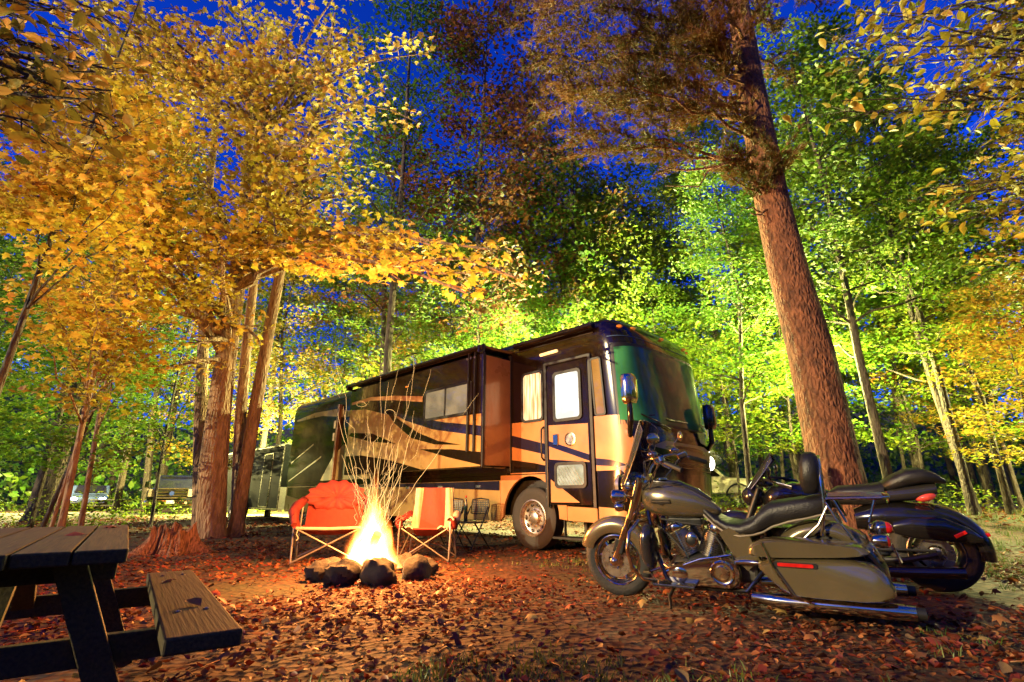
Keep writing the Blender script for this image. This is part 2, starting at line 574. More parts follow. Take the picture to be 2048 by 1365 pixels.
grass_mat = leaf_mat('grass_blades', [(.05, .10, .012), (.09, .16, .02), (.14, .18, .03)], trans=.3, nscale=.8)
def make_grass():
    P = []
    for (cx, cy, rx, ry, n, h) in [(9.5, 9.0, 3.5, 3.2, 5200, .10), (6.6, 6.3, 1.6, 1.6, 1500, .07), (14, 13, 4, 3, 3000, .12), (.15, 2.75, 1.1, .8, 1500, .05), (-.6, 2.3, .9, .6, 700, .05), (4.5, 3.3, 1.6, .9, 900, .06), (1.0, 7.2, 1.2, .6, 500, .05), (-9, 9.5, 3, 2, 1200, .07)]:
        k = n // 14
        cxs = rng.normal(cx, rx * .5, k); cys = rng.normal(cy, ry * .5, k)
        for a, b in zip(cxs, cys):
            for _ in range(14):
                P.append((a + rng.normal(0, .05), b + rng.normal(0, .05), h * rng.uniform(.5, 1.3)))
    P = np.array(P)
    n = len(P)
    z = np.array([gh(a, b) for a, b in P[:, :2]])
    base = np.stack([P[:, 0], P[:, 1], z], 1)
    an = rng.uniform(0, 6.28, n)
    side = np.stack([np.cos(an), np.sin(an), np.zeros(n)], 1) * .0035
    lean = np.stack([rng.normal(0, .35, n), rng.normal(0, .35, n), np.ones(n)], 1)
    h = P[:, 2:3]
    V = np.stack([base - side, base + side, base + lean * h * .6 + side * .7, base + lean * h * .6 - side * .7, base + lean * h * np.array([1.5, 1.5, 1])], 1).reshape(-1, 3)
    F = (np.arange(n) * 5)[:, None, None] + np.array([(0, 1, 2), (0, 2, 3), (3, 2, 4)])[None]
    o = place('grass', tri_mesh('grass', V, F.reshape(-1, 3), grass_mat))
    tag(o, 'short green grass in tufts among the fallen leaves', 'grass', kind='stuff')
make_grass()
# ------------------------------------------------------------------ trees
TANP = R(17.2)
def at(px, py, Y):
    """world point seen in direction (px,py) of the 2048-wide photograph at depth Y"""
    x, y = px - 1024, 682.5 - py
    f, u = 1002 * math.cos(TANP) - y * math.sin(TANP), 1002 * math.sin(TANP) + y * math.cos(TANP)
    t = Y / f
    return Vector((x * t, Y, .88 + u * t))

def bark_material(name, c1, c2, scale=9, ridge=1.0, zs=.27):
    m, n, out = new_mat(name)
    p = n.nodes.new('ShaderNodeBsdfPrincipled')
    n.links.new(p.outputs[0], out.inputs[0])
    tc_ = n.nodes.new('ShaderNodeTexCoord')
    mp = n.nodes.new('ShaderNodeMapping'); mp.inputs['Scale'].default_value = (1, 1, zs)
    n.links.new(tc_.outputs['Object'], mp.inputs[0])
    nz = n.nodes.new('ShaderNodeTexNoise'); nz.inputs['Scale'].default_value = scale; nz.inputs['Detail'].default_value = 7; nz.inputs['Distortion'].default_value = .6
    n.links.new(mp.outputs[0], nz.inputs['Vector'])
    v = n.nodes.new('ShaderNodeTexVoronoi'); v.feature = 'DISTANCE_TO_EDGE'; v.inputs['Scale'].default_value = scale * 1.6
    n.links.new(mp.outputs[0], v.inputs['Vector'])
    rp = n.nodes.new('ShaderNodeValToRGB')
    rp.color_ramp.elements[0].position, rp.color_ramp.elements[1].position = .3, .72
    rp.color_ramp.elements[0].color, rp.color_ramp.elements[1].color = c1 + (1,), c2 + (1,)
    n.links.new(nz.outputs[0], rp.inputs[0])
    n.links.new(rp.outputs[0], p.inputs['Base Color'])
    p.inputs['Roughness'].default_value = .85
    ad = n.nodes.new('ShaderNodeMath'); ad.operation = 'MULTIPLY_ADD'; ad.inputs[1].default_value = 1.4
    n.links.new(v.outputs['Distance'], ad.inputs[0]); n.links.new(nz.outputs[0], ad.inputs[2])
    b = n.nodes.new('ShaderNodeBump'); b.inputs['Strength'].default_value = ridge; b.inputs['Distance'].default_value = .05
    n.links.new(ad.outputs[0], b.inputs['Height']); n.links.new(b.outputs[0], p.inputs['Normal'])
    return m
maple_bark = bark_material('maple_bark', (.15, .085, .045), (.44, .27, .15))
pine_bark = bark_material('pine_bark', (.06, .020, .008), (.30, .105, .042), 9, 1.0, .42)
dark_bark = bark_material('dark_bark', (.035, .026, .018), (.12, .09, .06), 9, .8)

GREEN, LIME, YEL, ORA, RED = (.05, .17, .012), (.15, .30, .018), (.46, .38, .03), (.44, .18, .03), (.22, .06, .03)
L_FIRE = leaf_mat('maple_leaf_gold', [(.34, .36, .02), (.60, .50, .04), (.74, .58, .06), (.76, .52, .07), (.70, .32, .06)], .45, .5)
L_GREEN = leaf_mat('leaf_green', [GREEN, (.08, .22, .015), LIME, (.24, .32, .02)], .45)
L_LIME = leaf_mat('leaf_lime', [(.08, .23, .015), LIME, (.22, .34, .02), (.34, .36, .03)], .45)
L_GOLD = leaf_mat('leaf_gold', [LIME, (.34, .32, .03), YEL, (.5, .28, .03), ORA], .45)
L_RUST = leaf_mat('leaf_rust', [(.10, .11, .02), (.22, .10, .025), RED, ORA, (.2, .16, .03)], .4)
L_OLIVE = leaf_mat('leaf_olive', [(.08, .20, .015), (.16, .22, .02), (.28, .18, .03), (.30, .12, .03), (.16, .24, .02)], .45)
L_OVAL = leaf_mat('leaf_oval_yellow', [LIME, (.36, .32, .03), (.5, .34, .04), (.5, .24, .04)], .45, 1.2)
L_BEECH = leaf_mat('leaf_beech', [(.10, .10, .02), (.22, .16, .025), (.36, .22, .035), (.44, .20, .04)], .4, 1.2)

def curve_pts(p0, p1, sag, n=7, wob=.06, rr=random):
    p0, p1 = Vector(p0), Vector(p1)
    L = (p1 - p0).length
    out = []
    for i in range(n):
        t = i / (n - 1)
        q = p0.lerp(p1, t)
        q.z += sag * L * 4 * t * (1 - t)
        if 0 < i < n - 1:
            q += Vector((rr.gauss(0, wob), rr.gauss(0, wob), rr.gauss(0, wob))) * L * .25
        out.append(q)
    return out

def along(pts, t):
    k = t * (len(pts) - 1)
    i = min(int(k), len(pts) - 2)
    return pts[i].lerp(pts[i + 1], k - i)

class Tree:
    """wood tubes plus leaf sprays; build() links trunk and crown under one thing"""
    def __init__(s, seed):
        s.rr = random.Random(seed)
        s.wood = MB()
        s.P, s.N, s.S = [], [], []
    def trunk(s, pts, radii, n=12, flare=True):
        pts = [Vector(p) for p in pts]
        fine, fr = [], []
        m = (len(pts) - 1) * 5
        for i in range(m + 1):
            k = i / 5
            j = min(int(k), len(pts) - 2)
            fine.append(along(pts, i / m))
            r = radii[j] + (radii[j + 1] - radii[j]) * (k - j)
            fr.append(r)
        if flare:
            fine.insert(1, fine[0].lerp(fine[1], .35)); fr.insert(1, fr[0] * 1.06)
            fr[0] *= 1.25
            fine[0] = fine[0] - Vector((0, 0, .15))
        s.tp, s.tr = fine, fr
        s.wood.tube(fine, fr, n)
        return s
    def trunk_at(s, z):
        z0 = s.tp[0].z
        best = min(range(len(s.tp)), key=lambda i: abs(s.tp[i].z - z))
        return s.tp[best], s.tr[best]
    def spray(s, c, rad, n, size, flat=.16, droop=.25, out=None):
        rr = s.rr
        tilt = Vector((rr.gauss(0, .18), rr.gauss(0, .18), 1)).normalized()
        for _ in range(n):
            a, q = rr.uniform(0, 6.283), rad * math.sqrt(rr.random())
            p = c + Vector((math.cos(a) * q, math.sin(a) * q, rr.gauss(0, flat * rad) - droop * q * q / max(rad, .01) * .5))
            s.P.append(p); s.S.append(size * rr.uniform(.65, 1.25))
            s.N.append(tilt + Vector((rr.gauss(0, .42), rr.gauss(0, .42), 0)))
    def branch(s, p0, p1, r0, sag=.05, sprays=9, per=15, size=.13, rad=.5, start=.3, twigs=True, side=.55):
        rr = s.rr
        pts = curve_pts(p0, p1, sag, 8, .05, rr)
        s.wood.tube(pts, [r0 * (1 - .82 * i / 7) for i in range(8)], 5)
        d = (pts[-1] - pts[0]).normalized()
        lat = d.cross(Vector((0, 0, 1))).normalized() if abs(d.z) < .98 else Vector((1, 0, 0))
        for k in range(sprays):
            t = start + (1 - start) * (k + rr.random() * .6) / sprays
            b = along(pts, min(1, t))
            sd = rr.choice((-1, 1)) * rr.uniform(.15, 1) * side * (1.25 - .6 * t)
            c = b + lat * sd + d * abs(sd) * .5 + Vector((0, 0, rr.uniform(-.15, .15)))
            if twigs:
                s.wood.tube([b, b.lerp(c, .5) + Vector((0, 0, .03)), c], [r0 * .22, r0 * .15, r0 * .06], 4, cap=False)
            s.spray(c, rad * rr.uniform(.7, 1.2), per, size)
    def arrays(s):
        return np.array([tuple(p) for p in s.P]), np.array([tuple(p) for p in s.N]), np.array(s.S)
    def crown_mesh(s, mat, TV, TF):
        P, N, S = s.arrays()
        V, F = scatter(P, N, S, TV, TF)
        return tri_mesh('crown', V, F, mat)
    def build(s, name, label, cat, bark, mat, TV, TF, group=None, loc=None):
        base = Vector(s.tp[0]) if loc is None else Vector(loc)
        base.z = 0
        root = empty(name, base, 0, 0, label, cat, group)
        s.wood.v = [tuple(Vector(v) - base) for v in s.wood.v]
        s.P = [p - base for p in s.P]
        s.wood.build('trunk', bark, root, True, angle=70)
        if s.P:
            place('crown', s.crown_mesh(mat, TV, TF), root)
        return root

# --- the clump of maples beside the fire (each stem a tree of its own)
def fire_maples():
    rr = random.Random(3)
    t = Tree(31)
    t.trunk([(-6.75, 12, 0), (-6.95, 12, 1.5), (-7.06, 12, 3.1), (-7.15, 12, 5.5), (-7.21, 12, 7.9), (-7.5, 12, 11), (-7.8, 12, 15)], [.31, .30, .255, .225, .20, .15, .05], 16)
    def br(px, py, Y, z0, **k):
        e = at(px, py, Y)
        z0 = min(z0, 13)
        p, r = t.trunk_at(z0)
        t.branch(p, e, max(.05, r * .42), **k)
    # long low shelf reaching over the fire, its leaves are large in the picture
    shelf = [(1030, 555, 6.6, 6.4), (985, 500, 7.0, 6.6), (930, 585, 6.6, 6.2), (860, 490, 7.2, 6.6), (800, 560, 6.9, 6.0), (740, 470, 7.6, 6.6), (690, 540, 7.6, 5.8), (880, 540, 7.4, 6.4), (960, 545, 7.2, 6.4), (640, 480, 8.2, 6.6), (760, 520, 7.9, 6.2)]
    for (px, py, Y, z0) in shelf:
        br(px, py, Y, z0, sag=.07, sprays=11, per=13, size=.135, rad=.42, start=.38, side=.5)
    for _ in range(20):
        br(rr.uniform(430, 740), rr.uniform(260, 520), rr.uniform(7.5, 10), rr.uniform(6.5, 9.5), sprays=9, per=13, size=.135, rad=.45)
    for _ in range(15):
        br(rr.uniform(480, 880), rr.uniform(-40, 250), rr.uniform(8.5, 11.5), rr.uniform(9, 12.5), sprays=8, per=11, size=.14, rad=.5)
    for _ in range(22):
        br(rr.uniform(120, 470), rr.uniform(330, 640), rr.uniform(8.5, 11), rr.uniform(4, 8), sprays=8, per=13, size=.135, rad=.45)
    for _ in range(16):
        br(rr.uniform(60, 540), rr.uniform(-60, 130), rr.uniform(8.5, 11.5), rr.uniform(10, 13), sprays=9, per=13, size=.15, rad=.55)
    for q in [(520, 690, 10, 5), (460, 640, 10.5, 5), (390, 690, 10.4, 4.6), (330, 740, 10, 4)]:
        br(*q, sprays=5, per=10, size=.125, rad=.38)
    # the leaves that show largest become objects of their own under the crown
    P, N, S = t.arrays()
    idx = [i for i in range(len(P)) if P[i][1] < 7.4][:240]
    keep = np.ones(len(P), bool); keep[idx] = False
    single = (P[idx], N[idx], S[idx])
    base = Vector(t.tp[0]); base.z = 0
    t.P = [Vector(p) for p in P[keep]]; t.N = [Vector(p) for p in N[keep]]; t.S = list(S[keep])
    root = t.build('maple_tree', 'thick-stemmed golden maple beside the fire, its lit branch reaching over the motorhome', 'tree', maple_bark, L_FIRE, MAPLE_V, MAPLE_F, 'fire-lit maples left of the motorhome')
    crown = [c for c in root.children if c.name.startswith('crown')][0]
    lm = tri_mesh('leaf', MAPLE_V, MAPLE_F, L_FIRE)
    for p, nn, s_ in zip(*single):
        q = Vector(nn).to_track_quat('Z', 'Y') @ Euler((0, 0, rr.uniform(0, 6.28))).to_quaternion()
        place('leaf', lm, crown, Vector(p) - base, q.to_euler(), (s_, s_, s_))
    # other stems
    for k, (pts, rad, lab, ends) in enumerate([
        ([at(470, 1066, 12.5), at(503, 860, 12.5), at(540, 650, 12.5), at(575, 470, 12.5), (-5.9, 12.5, 12), (-5.8, 12.5, 16)], [.16, .155, .14, .12, .09, .03], 'slimmer maple stem leaning out right of the thick golden maple', [(620, 330, 11.5, 9), (700, 200, 12, 10), (560, 120, 12, 12), (640, 60, 13, 12), (760, 330, 12, 9.5)]),
        ([at(474, 1064, 12.9), at(480, 850, 12.9), at(492, 700, 12.9), at(508, 560, 12.9), (-7.0, 12.9, 15.5)], [.16, .14, .125, .11, .03], 'thin maple stem just behind the thick golden maple', [(560, 260, 12.5, 9), (480, 180, 12, 10), (430, 80, 12.5, 11), (520, 30, 13, 13)]),
        ([at(398, 1062, 13.2), at(400, 850, 13.2), at(408, 650, 13.2), at(412, 430, 13.2), (-9.5, 13.2, 13), (-9.8, 13, 16)], [.16, .15, .135, .12, .08, .03], 'straight maple stem left of the thick golden maple', [(330, 280, 11.5, 9), (250, 180, 11.5, 10), (420, 120, 12, 11), (300, 60, 12.5, 12), (200, 90, 12, 12)])]):
        t2 = Tree(50 + k)
        t2.trunk(pts, rad, 12)
        for (px, py, Y, z0) in ends:
            p, r = t2.trunk_at(z0)
            t2.branch(p, at(px, py, Y), max(.04, r * .4), sprays=11, per=13, size=.15, rad=.6)
        t2.build('maple_tree', lab, 'tree', maple_bark, L_GOLD if k == 0 else L_FIRE, MAPLE_V, MAPLE_F, 'fire-lit maples left of the motorhome')
fire_maples()

# --- young maples at the left, between the picnic table and the pickup
def left_saplings():
    rr = random.Random(9)
    data = [
        ((-8.1, 9.6), 9.0, .11, 'young maple with orange leaves beside the picnic table', [(20, 300), (30, 640)], (6.8, 9.3), 34, L_FIRE, (.1, -.3)),
        ((-9.2, 11.4), 9.5, .10, 'forked young maple left of the pickup', [(60, 560), (110, 470)], (7.5, 11), 34, L_FIRE, (-.5, .2)),
        ((-9.0, 10.4), 7.5, .07, 'thin orange-lit sapling between the old trunk and the pickup', [(120, 330), (380, 800)], (8.5, 10.6), 22, L_GOLD, (.3, 0)),
        ((-10.6, 12.0), 8.0, .09, 'leaning dark sapling near the old oak trunk', [(0, 300), (560, 900)], (10.5, 13.5), 20, L_LIME, (1.2, 0)),
        ((-7.2, 6.8), 9.5, .10, 'young maple overhanging the picnic table from the frame edge', [(-40, 350), (120, 430)], (5.6, 7.4), 30, L_FIRE, (.5, 0)),
        ((-10.5, 15.5), 8.5, .09, 'low bushy maple in front of the pickup', [(180, 420), (600, 880)], (12.5, 16), 18, L_LIME, (0, 0)),
        ((-14.0, 15.5), 10, .12, 'green maple behind the old oak trunk', [(-60, 240), (420, 860)], (14, 17), 22, L_GREEN, (0, 0)),
    ]
    for k, ((x, y), H, r, lab, ((px0, px1), (py0, py1)), (Y0, Y1), nb, mt, (lx, ly)) in enumerate(data):
        t = Tree(100 + k)
        r *= .55
        t.trunk([(x, y, 0), (x + lx * .3 + rr.gauss(0, .08), y + ly * .3, H * .3), (x + lx * .7 + rr.gauss(0, .1), y + ly * .7, H * .62), (x + lx, y + ly, H)], [r, r * .8, r * .55, r * .15], 9)
        for b in range(nb):
            e = at(rr.uniform(px0, px1), rr.uniform(py0, py1), rr.uniform(Y0, Y1))
            z0 = min(H * .95, max(.9, e.z - rr.uniform(.2, .6) * (e - Vector((x, y, e.z))).length))
            p, rad = t.trunk_at(z0)
            t.branch(p, e, max(.02, rad * .45), sag=.04, sprays=9, per=13, size=.115 if Y0 < 10 else .13, rad=.42, start=.3)
        t.build('maple_sapling', lab, 'tree', maple_bark if k < 3 else dark_bark, mt, MAPLE_V if Y0 < 10 else LOBE_V, MAPLE_F if Y0 < 10 else LOBE_F, 'young maples at the left')
left_saplings()

# --- white pine
def pine():
    rr = random.Random(21)
    t = Tree(5)
    t.trunk([(6.2, 9.8, .1), (6.13, 9.8, 1.4), (6.07, 9.8, 3.7), (5.9, 9.8, 5.6), (5.82, 9.8, 7.3), (5.8, 9.8, 10.7), (5.85, 9.8, 13), (5.9, 9.8, 17), (5.9, 9.8, 22)], [.50, .45, .42, .38, .35, .30, .25, .15, .04], 20)
    nP, nD = [], []
    def bough(e, z0, r, tufts, w=.8, start=.35):
        p, _ = t.trunk_at(z0)
        pts = curve_pts(p, e, .05, 9, .05, rr)
        t.wood.tube(pts, [r * (1 - .8 * i / 8) for i in range(9)], 6)
        d = (pts[-1] - pts[0]).normalized()
        lat = d.cross(Vector((0, 0, 1))).normalized()
        for _ in range(tufts):
            q = start + (1 - start) * rr.random()
            b = along(pts, q)
            sd = rr.uniform(-1, 1) * w * (1.3 - .7 * q)
            c = b + lat * sd + d * abs(sd) * rr.uniform(.4, 1.1) + Vector((0, 0, rr.uniform(-.12, .22)))
            t.wood.tube([b, b.lerp(c, .55) + Vector((0, 0, .05)), c], [.007, .005, .003], 4, cap=False)
            dd = ((c - b).normalized() + d * .5).normalized()
            for j in range(7):
                o_ = c - dd * .09 * j + Vector((rr.gauss(0, .04), rr.gauss(0, .04), rr.gauss(0, .03)))
                for _ in range(16):
                    nP.append(o_)
                    nD.append((dd * rr.uniform(.6, 1.4) + Vector((rr.gauss(0, .45), rr.gauss(0, .45), rr.gauss(.05, .4)))).normalized())
    ends = [(1090, 60, 8.6), (1120, 170, 8.8), (1060, 130, 9.6), (1180, 110, 8.8), (1230, 220, 9.2), (1120, 260, 9.2), (1150, 300, 9.6), (1260, 60, 9), (1300, 150, 8.6), (1340, 30, 9), (1060, 20, 10), (1190, 10, 8.4), (1400, 60, 8.4), (1080, 220, 10), (1280, -40, 9.5), (1140, -30, 10.5), (1420, -20, 8.0), (1000, 60, 12), (1040, 0, 12), (1380, 110, 9.0), (1230, 160, 8.4), (1170, 210, 10.2)]
    for (px, py, Y) in ends:
        e = at(px, py, Y)
        bough(e, max(8.2, e.z - rr.uniform(-.6, 1.0)), .05, 44)
    for (px, py, Y) in [(1560, 60, 11), (1640, 20, 11.5), (1590, 170, 11.5), (1700, -30, 12), (1480, 330, 9.2), (1430, 300, 9.0), (1450, 200, 8.8), (1560, 300, 9.0), (1540, -40, 8.6)]:
        e = at(px, py, Y)
        bough(e, max(6.5, e.z - .6), .05, 20, .6)
    for _ in range(24):
        a, z = rr.uniform(0, 6.28), rr.uniform(13, 21)
        bough(Vector((5.85 + math.cos(a) * 4 * (24 - z) / 10, 9.8 + math.sin(a) * 4 * (24 - z) / 10, z + .8)), z, .06, 20)
    # dead limbs on the lower stem
    for (px, py, Y, z0, r) in [(1305, 352, 9.0, 8.9, .045), (1330, 372, 8.6, 8.6, .03), (1420, 172, 8.8, 10.4, .05), (1480, 412, 9.3, 7.1, .03), (1450, 350, 9.2, 7.6, .035), (1500, 425, 9.3, 7.0, .035), (1340, 105, 8.5, 11, .05), (1370, 190, 8.6, 10.2, .05)]:
        p, _ = t.trunk_at(z0)
        e = at(px, py, Y)
        t.wood.tube(curve_pts(p, e, -.04, 7, .12, rr), [r * (1 - .75 * i / 6) for i in range(7)], 6)
    needles = leaf_mat('pine_needles', [(.05, .10, .02), (.10, .10, .02), (.20, .10, .025), (.28, .11, .03)], .25, .5, .05)
    root = t.build('pine_tree', 'tall leaning white pine with thick ridged trunk behind the motorcycles', 'tree', pine_bark, None, None, None)
    base = Vector(t.tp[0]); base.z = 0
    P = np.array([tuple(p - base) for p in nP]); D = np.array([tuple(d) for d in nD])
    n = len(P)
    side = norm(np.cross(D, rng.normal(size=(n, 3)))) * .0075
    L = rng.uniform(.11, .20, (n, 1))
    V = np.stack([P - side, P + side, P + D * L], 1).reshape(-1, 3)
    F = np.arange(n * 3).reshape(-1, 3)
    place('crown', tri_mesh('crown', V, F, needles), root)
pine()

# --- beech hanging in from the upper left, close to the camera; broad-leaved tree at the upper right
def near_branches():
    rr = random.Random(77)
    def hang(name, lab, trunk, rad, mat, ends, size, per, spread, z0s, seed, limit=280):
        t = Tree(seed)
        t.trunk(trunk, rad, 12)
        leaves = []
        for (px, py, Y) in ends:
            e = at(px, py, Y)
            p, r = t.trunk_at(min(max(1.5, e.z + rr.uniform(-.4, .6)), trunk[-1][2] - 1))
            pts = curve_pts(p, e, .04, 8, .05, rr)
            t.wood.tube(pts, [max(.006, .035 * (1 - .85 * i / 7)) for i in range(8)], 5)
            for _ in range(per):
                q = .45 + .55 * rr.random()
                b = along(pts, q)
                c = b + Vector((rr.gauss(0, spread), rr.gauss(0, spread), rr.gauss(-.05, spread * .5)))
                t.wood.tube([b, c], [.005, .002], 3, cap=False)
                leaves.append(c)
        root = t.build(name, lab, 'tree', dark_bark, mat, None, None)
        base = Vector(t.tp[0]); base.z = 0
        crown = empty('crown', (0, 0, 0)); crown.parent = root
        lm = tri_mesh('leaf', OVAL_V, OVAL_F, mat, True)
        rr.shuffle(leaves)
        for c in leaves[:limit]:
            s_ = size * rr.uniform(.7, 1.25)
            nn = Vector((rr.gauss(0, .55), rr.gauss(0, .55), 1))
            q = nn.to_track_quat('Z', 'Y') @ Euler((rr.uniform(-.7, .1), 0, rr.uniform(0, 6.28))).to_quaternion()
            place('leaf', lm, crown, c - base, q.to_euler(), (s_, s_, s_))
        rest = leaves[limit:]
        if rest:
            P = np.array([tuple(c - base) for c in rest]); n = len(P)
            N = np.stack([rng.normal(0, .5, n), rng.normal(0, .5, n), np.ones(n)], 1)
            V, F = scatter(P, N, size * rng.uniform(.7, 1.25, n), OVAL_V, OVAL_F)
            tag(place('foliage', tri_mesh('foliage', V, F, mat), crown), kind='stuff')
    ends = [(rr.uniform(-20, 250), rr.uniform(10, 260), rr.uniform(2.6, 3.6)) for _ in range(30)]
    hang('beech_tree', 'beech with large dark-gold oval leaves hanging into the upper left corner', [(-5.6, 2.6, 0), (-5.5, 2.7, 2.5), (-5.6, 2.6, 6), (-5.5, 2.6, 10)], [.16, .14, .10, .03], L_BEECH, ends, .125, 24, .18, None, 201)
    ends = [(rr.uniform(1660, 2080), rr.uniform(-30, 250), rr.uniform(5.4, 7.0)) for _ in range(26)]
    ends += [(rr.uniform(1800, 2080), rr.uniform(300, 480), rr.uniform(6, 7.5)) for _ in range(14)]
    hang('cherry_tree', 'tree with pointed yellow-green oval leaves hanging into the upper right corner', [(10.0, 6.0, 0), (10.1, 6.0, 4), (10.0, 6.1, 9), (10.0, 6.0, 12)], [.2, .17, .11, .03], L_OVAL, ends, .16, 26, .3, None, 202)
near_branches()
# ------------------------------------------------------------------ the woods
def forest_type(seed, H, r, h0, spread, nl, sprays, per, size, rad, rise=.35):
    t = Tree(seed)
    rr = t.rr
    b = [rr.gauss(0, .25) for _ in range(6)]
    t.trunk([(0, 0, 0), (b[0] * .4, b[1] * .4, H * .25), (b[2] * .8, b[3] * .8, H * .55), (b[4], b[5], H)], [r, r * .8, r * .55, r * .1], 9)
    for i in range(nl):
        f = (i + rr.random()) / nl
        z = h0 + (H * .97 - h0) * f
        a = i * 2.4 + rr.uniform(-.5, .5)
        L = spread * (1.0 - .72 * f ** 1.5) * rr.uniform(.6, 1.15)
        p, q = t.trunk_at(z)
        e = p + Vector((math.cos(a) * L, math.sin(a) * L, L * rise * rr.uniform(.5, 1.5)))
        t.branch(p, e, max(.015, q * .4), sag=.03, sprays=sprays, per=per, size=size, rad=rad, start=.25, side=.75)
    base = (0, 0, 0)
    wood = t.wood.mesh('trunk', dark_bark, True, 70)
    crown = t.crown_mesh(L_GREEN, SMALL_V, SMALL_F)
    return wood, crown
TALL = [forest_type(301, 19, .15, 5.0, 4.2, 36, 13, 24, .175, .7),
        forest_type(302, 21, .17, 6.0, 4.4, 36, 13, 22, .175, .7),
        forest_type(303, 16, .12, 3.5, 3.6, 34, 13, 24, .165, .62),
        forest_type(304, 22, .16, 8.0, 4.0, 28, 11, 15, .165, .65, .7)]
YOUNG = [forest_type(311, 8.5, .055, 1.4, 2.6, 30, 11, 22, .135, .5, .3),
         forest_type(312, 6.5, .04, .9, 2.3, 28, 11, 20, .13, .45, .25),
         forest_type(313, 11, .07, 2.2, 3.0, 34, 11, 24, .14, .55, .3)]
wr = random.Random(404)
def wood_tree(name, kind, x, y, mat, label, group, s=1.0):
    root = empty(name, (x, y, gh(x, y)), wr.uniform(0, 6.28), 0, label, 'tree', group)
    s *= wr.uniform(.93, 1.07)
    root.scale = (s, s, s)
    a = place('trunk', kind[0], root)
    b = place('crown', kind[1], root)
    b.material_slots[0].link = 'OBJECT'
    b.material_slots[0].material = mat
    return root
G_T = 'tall trees of the woods'
for (x, y, k, mt, s, lab) in [
    (.9, 22.5, 0, L_OLIVE, 1.05, 'tall olive and orange maple rising above the middle of the motorhome roof'),
    (-5.5, 20.5, 1, L_GREEN, 1.0, 'tall dark green maple above the motorhome slide-out, next to the golden maple'),
    (-1.9, 27, 3, L_GREEN, .95, 'thin leaning tree above the rear half of the motorhome, sky on both sides'),
    (-3.4, 31, 1, L_OLIVE, 1.0, 'olive far tree left of the sky gap over the motorhome'),
    (4.3, 24, 2, L_LIME, 1.05, 'lime green tree above the front of the motorhome roof'),
    (2.6, 30, 1, L_RUST, 1.05, 'sparse rusty tree behind the pine needles'),
    (7.4, 27, 2, L_GREEN, 1.1, 'green tree between the windscreen and the pine trunk, far back'),
    (6.9, 15.2, 2, L_GREEN, .8, 'slender dark stemmed tree beside the white pickup camper'),
    (9.6, 13.2, 0, L_LIME, .85, 'dark stem leaning close behind the pine trunk'),
    (11.6, 17.5, 2, L_LIME, 1.0, 'bright lime tree to the right of the pine trunk'),
    (10.9, 15.0, 3, L_LIME, .8, 'pale straight stem right behind the seat of the dark motorcycle'),
    (12.2, 13.9, 2, L_LIME, .85, 'curved stem of the clump above the grass by the road'),
    (11.5, 13.2, 3, L_LIME, .7, 'left stem of the clump above the grass by the road'),
    (13.0, 13.8, 2, L_LIME, .8, 'right stem leaning away from the clump by the road'),
    (14.6, 18.5, 0, L_LIME, 1.0, 'tall lime tree over the gravel road at the right'),
    (17.5, 16.5, 2, L_LIME, 1.0, 'lime tree standing at the right edge of the frame'),
    (16.5, 27, 1, L_GREEN, 1.1, 'tall dark tree beyond the gravel road at the right'),
    (22.0, 24, 0, L_LIME, 1.0, 'pale stemmed tree across the road at the right frame edge'),
    (11.0, 31, 1, L_GREEN, 1.1, 'far dark tree behind the pine trunk'),
    (19, 34, 3, L_GREEN, 1.1, 'far tall tree seen between the stems at the right'),
    (-10.4, 22.5, 2, L_GOLD, 1.0, 'golden tree behind the black cargo trailer'),
    (-8.0, 27, 0, L_LIME, 1.0, 'lime tree rising behind the trailer and the rear of the motorhome'),
    (-13.5, 27.5, 1, L_GREEN, 1.05, 'tall green tree behind the pickup'),
    (-19.5, 26, 1, L_GREEN, 1.0, 'tall green tree left of the pickup, far back'),
    (-16.2, 19, 0, L_LIME, .95, 'broad lime tree in front of the old oak trunk'),
    (-24, 22, 0, L_GREEN, 1.0, 'dark green tree at the left edge of the frame'),
    (-6.5, 34, 1, L_GREEN, 1.1, 'farthest dark tree behind the rear of the motorhome'),
    (5.5, 36, 1, L_GREEN, 1.1, 'farthest dark tree over the motorhome cab'),
    (9.0, 21, 0, L_LIME, .95, 'lime tree behind the white pickup camper'),
    (13.5, 9.5, 2, L_GOLD, .9, 'gold-green tree out to the right of the motorcycles'),
    (19.5, 12.5, 0, L_LIME, 1.0, 'lime tree beyond the right frame edge'),
    (13.0, 1.5, 2, L_LIME, 1.0, 'lime tree out of view to the right of the camera'),
    (15.0, -6, 0, L_LIME, 1.0, 'lime tree out of view behind the camera on the right'),
    (6.5, -10, 2, L_GOLD, 1.0, 'gold tree out of view behind the camera'),
    (-3.0, -12, 0, L_LIME, 1.0, 'tall lime tree out of view behind the camera'),
    (-3.6, -3.4, 2, L_GOLD, .95, 'gold tree just behind the camera on the left'),
    (2.6, -4.2, 0, L_LIME, .9, 'lime tree just behind the camera'),
    (8.0, -2.6, 2, L_LIME, 1.0, 'lime tree just behind the camera on the right'),
    (-1.6, 19.2, 0, L_RUST, 1.3, 'very tall rusty tree rising behind the middle of the motorhome'),
    (-4.6, 18.3, 3, L_GREEN, 1.2, 'very tall thin green tree between golden maple and sky gap'),
    (2.9, 20.5, 3, L_OLIVE, 1.2, 'thin olive tree whose twigs meet the pine needles'),
    (18.5, 5.5, 2, L_GOLD, 1.0, 'gold tree out of view far to the right'),
]:
    wood_tree('forest_tree', TALL[k], x, y, mt, lab, G_T, s)
G_Y = 'young trees of the understorey'
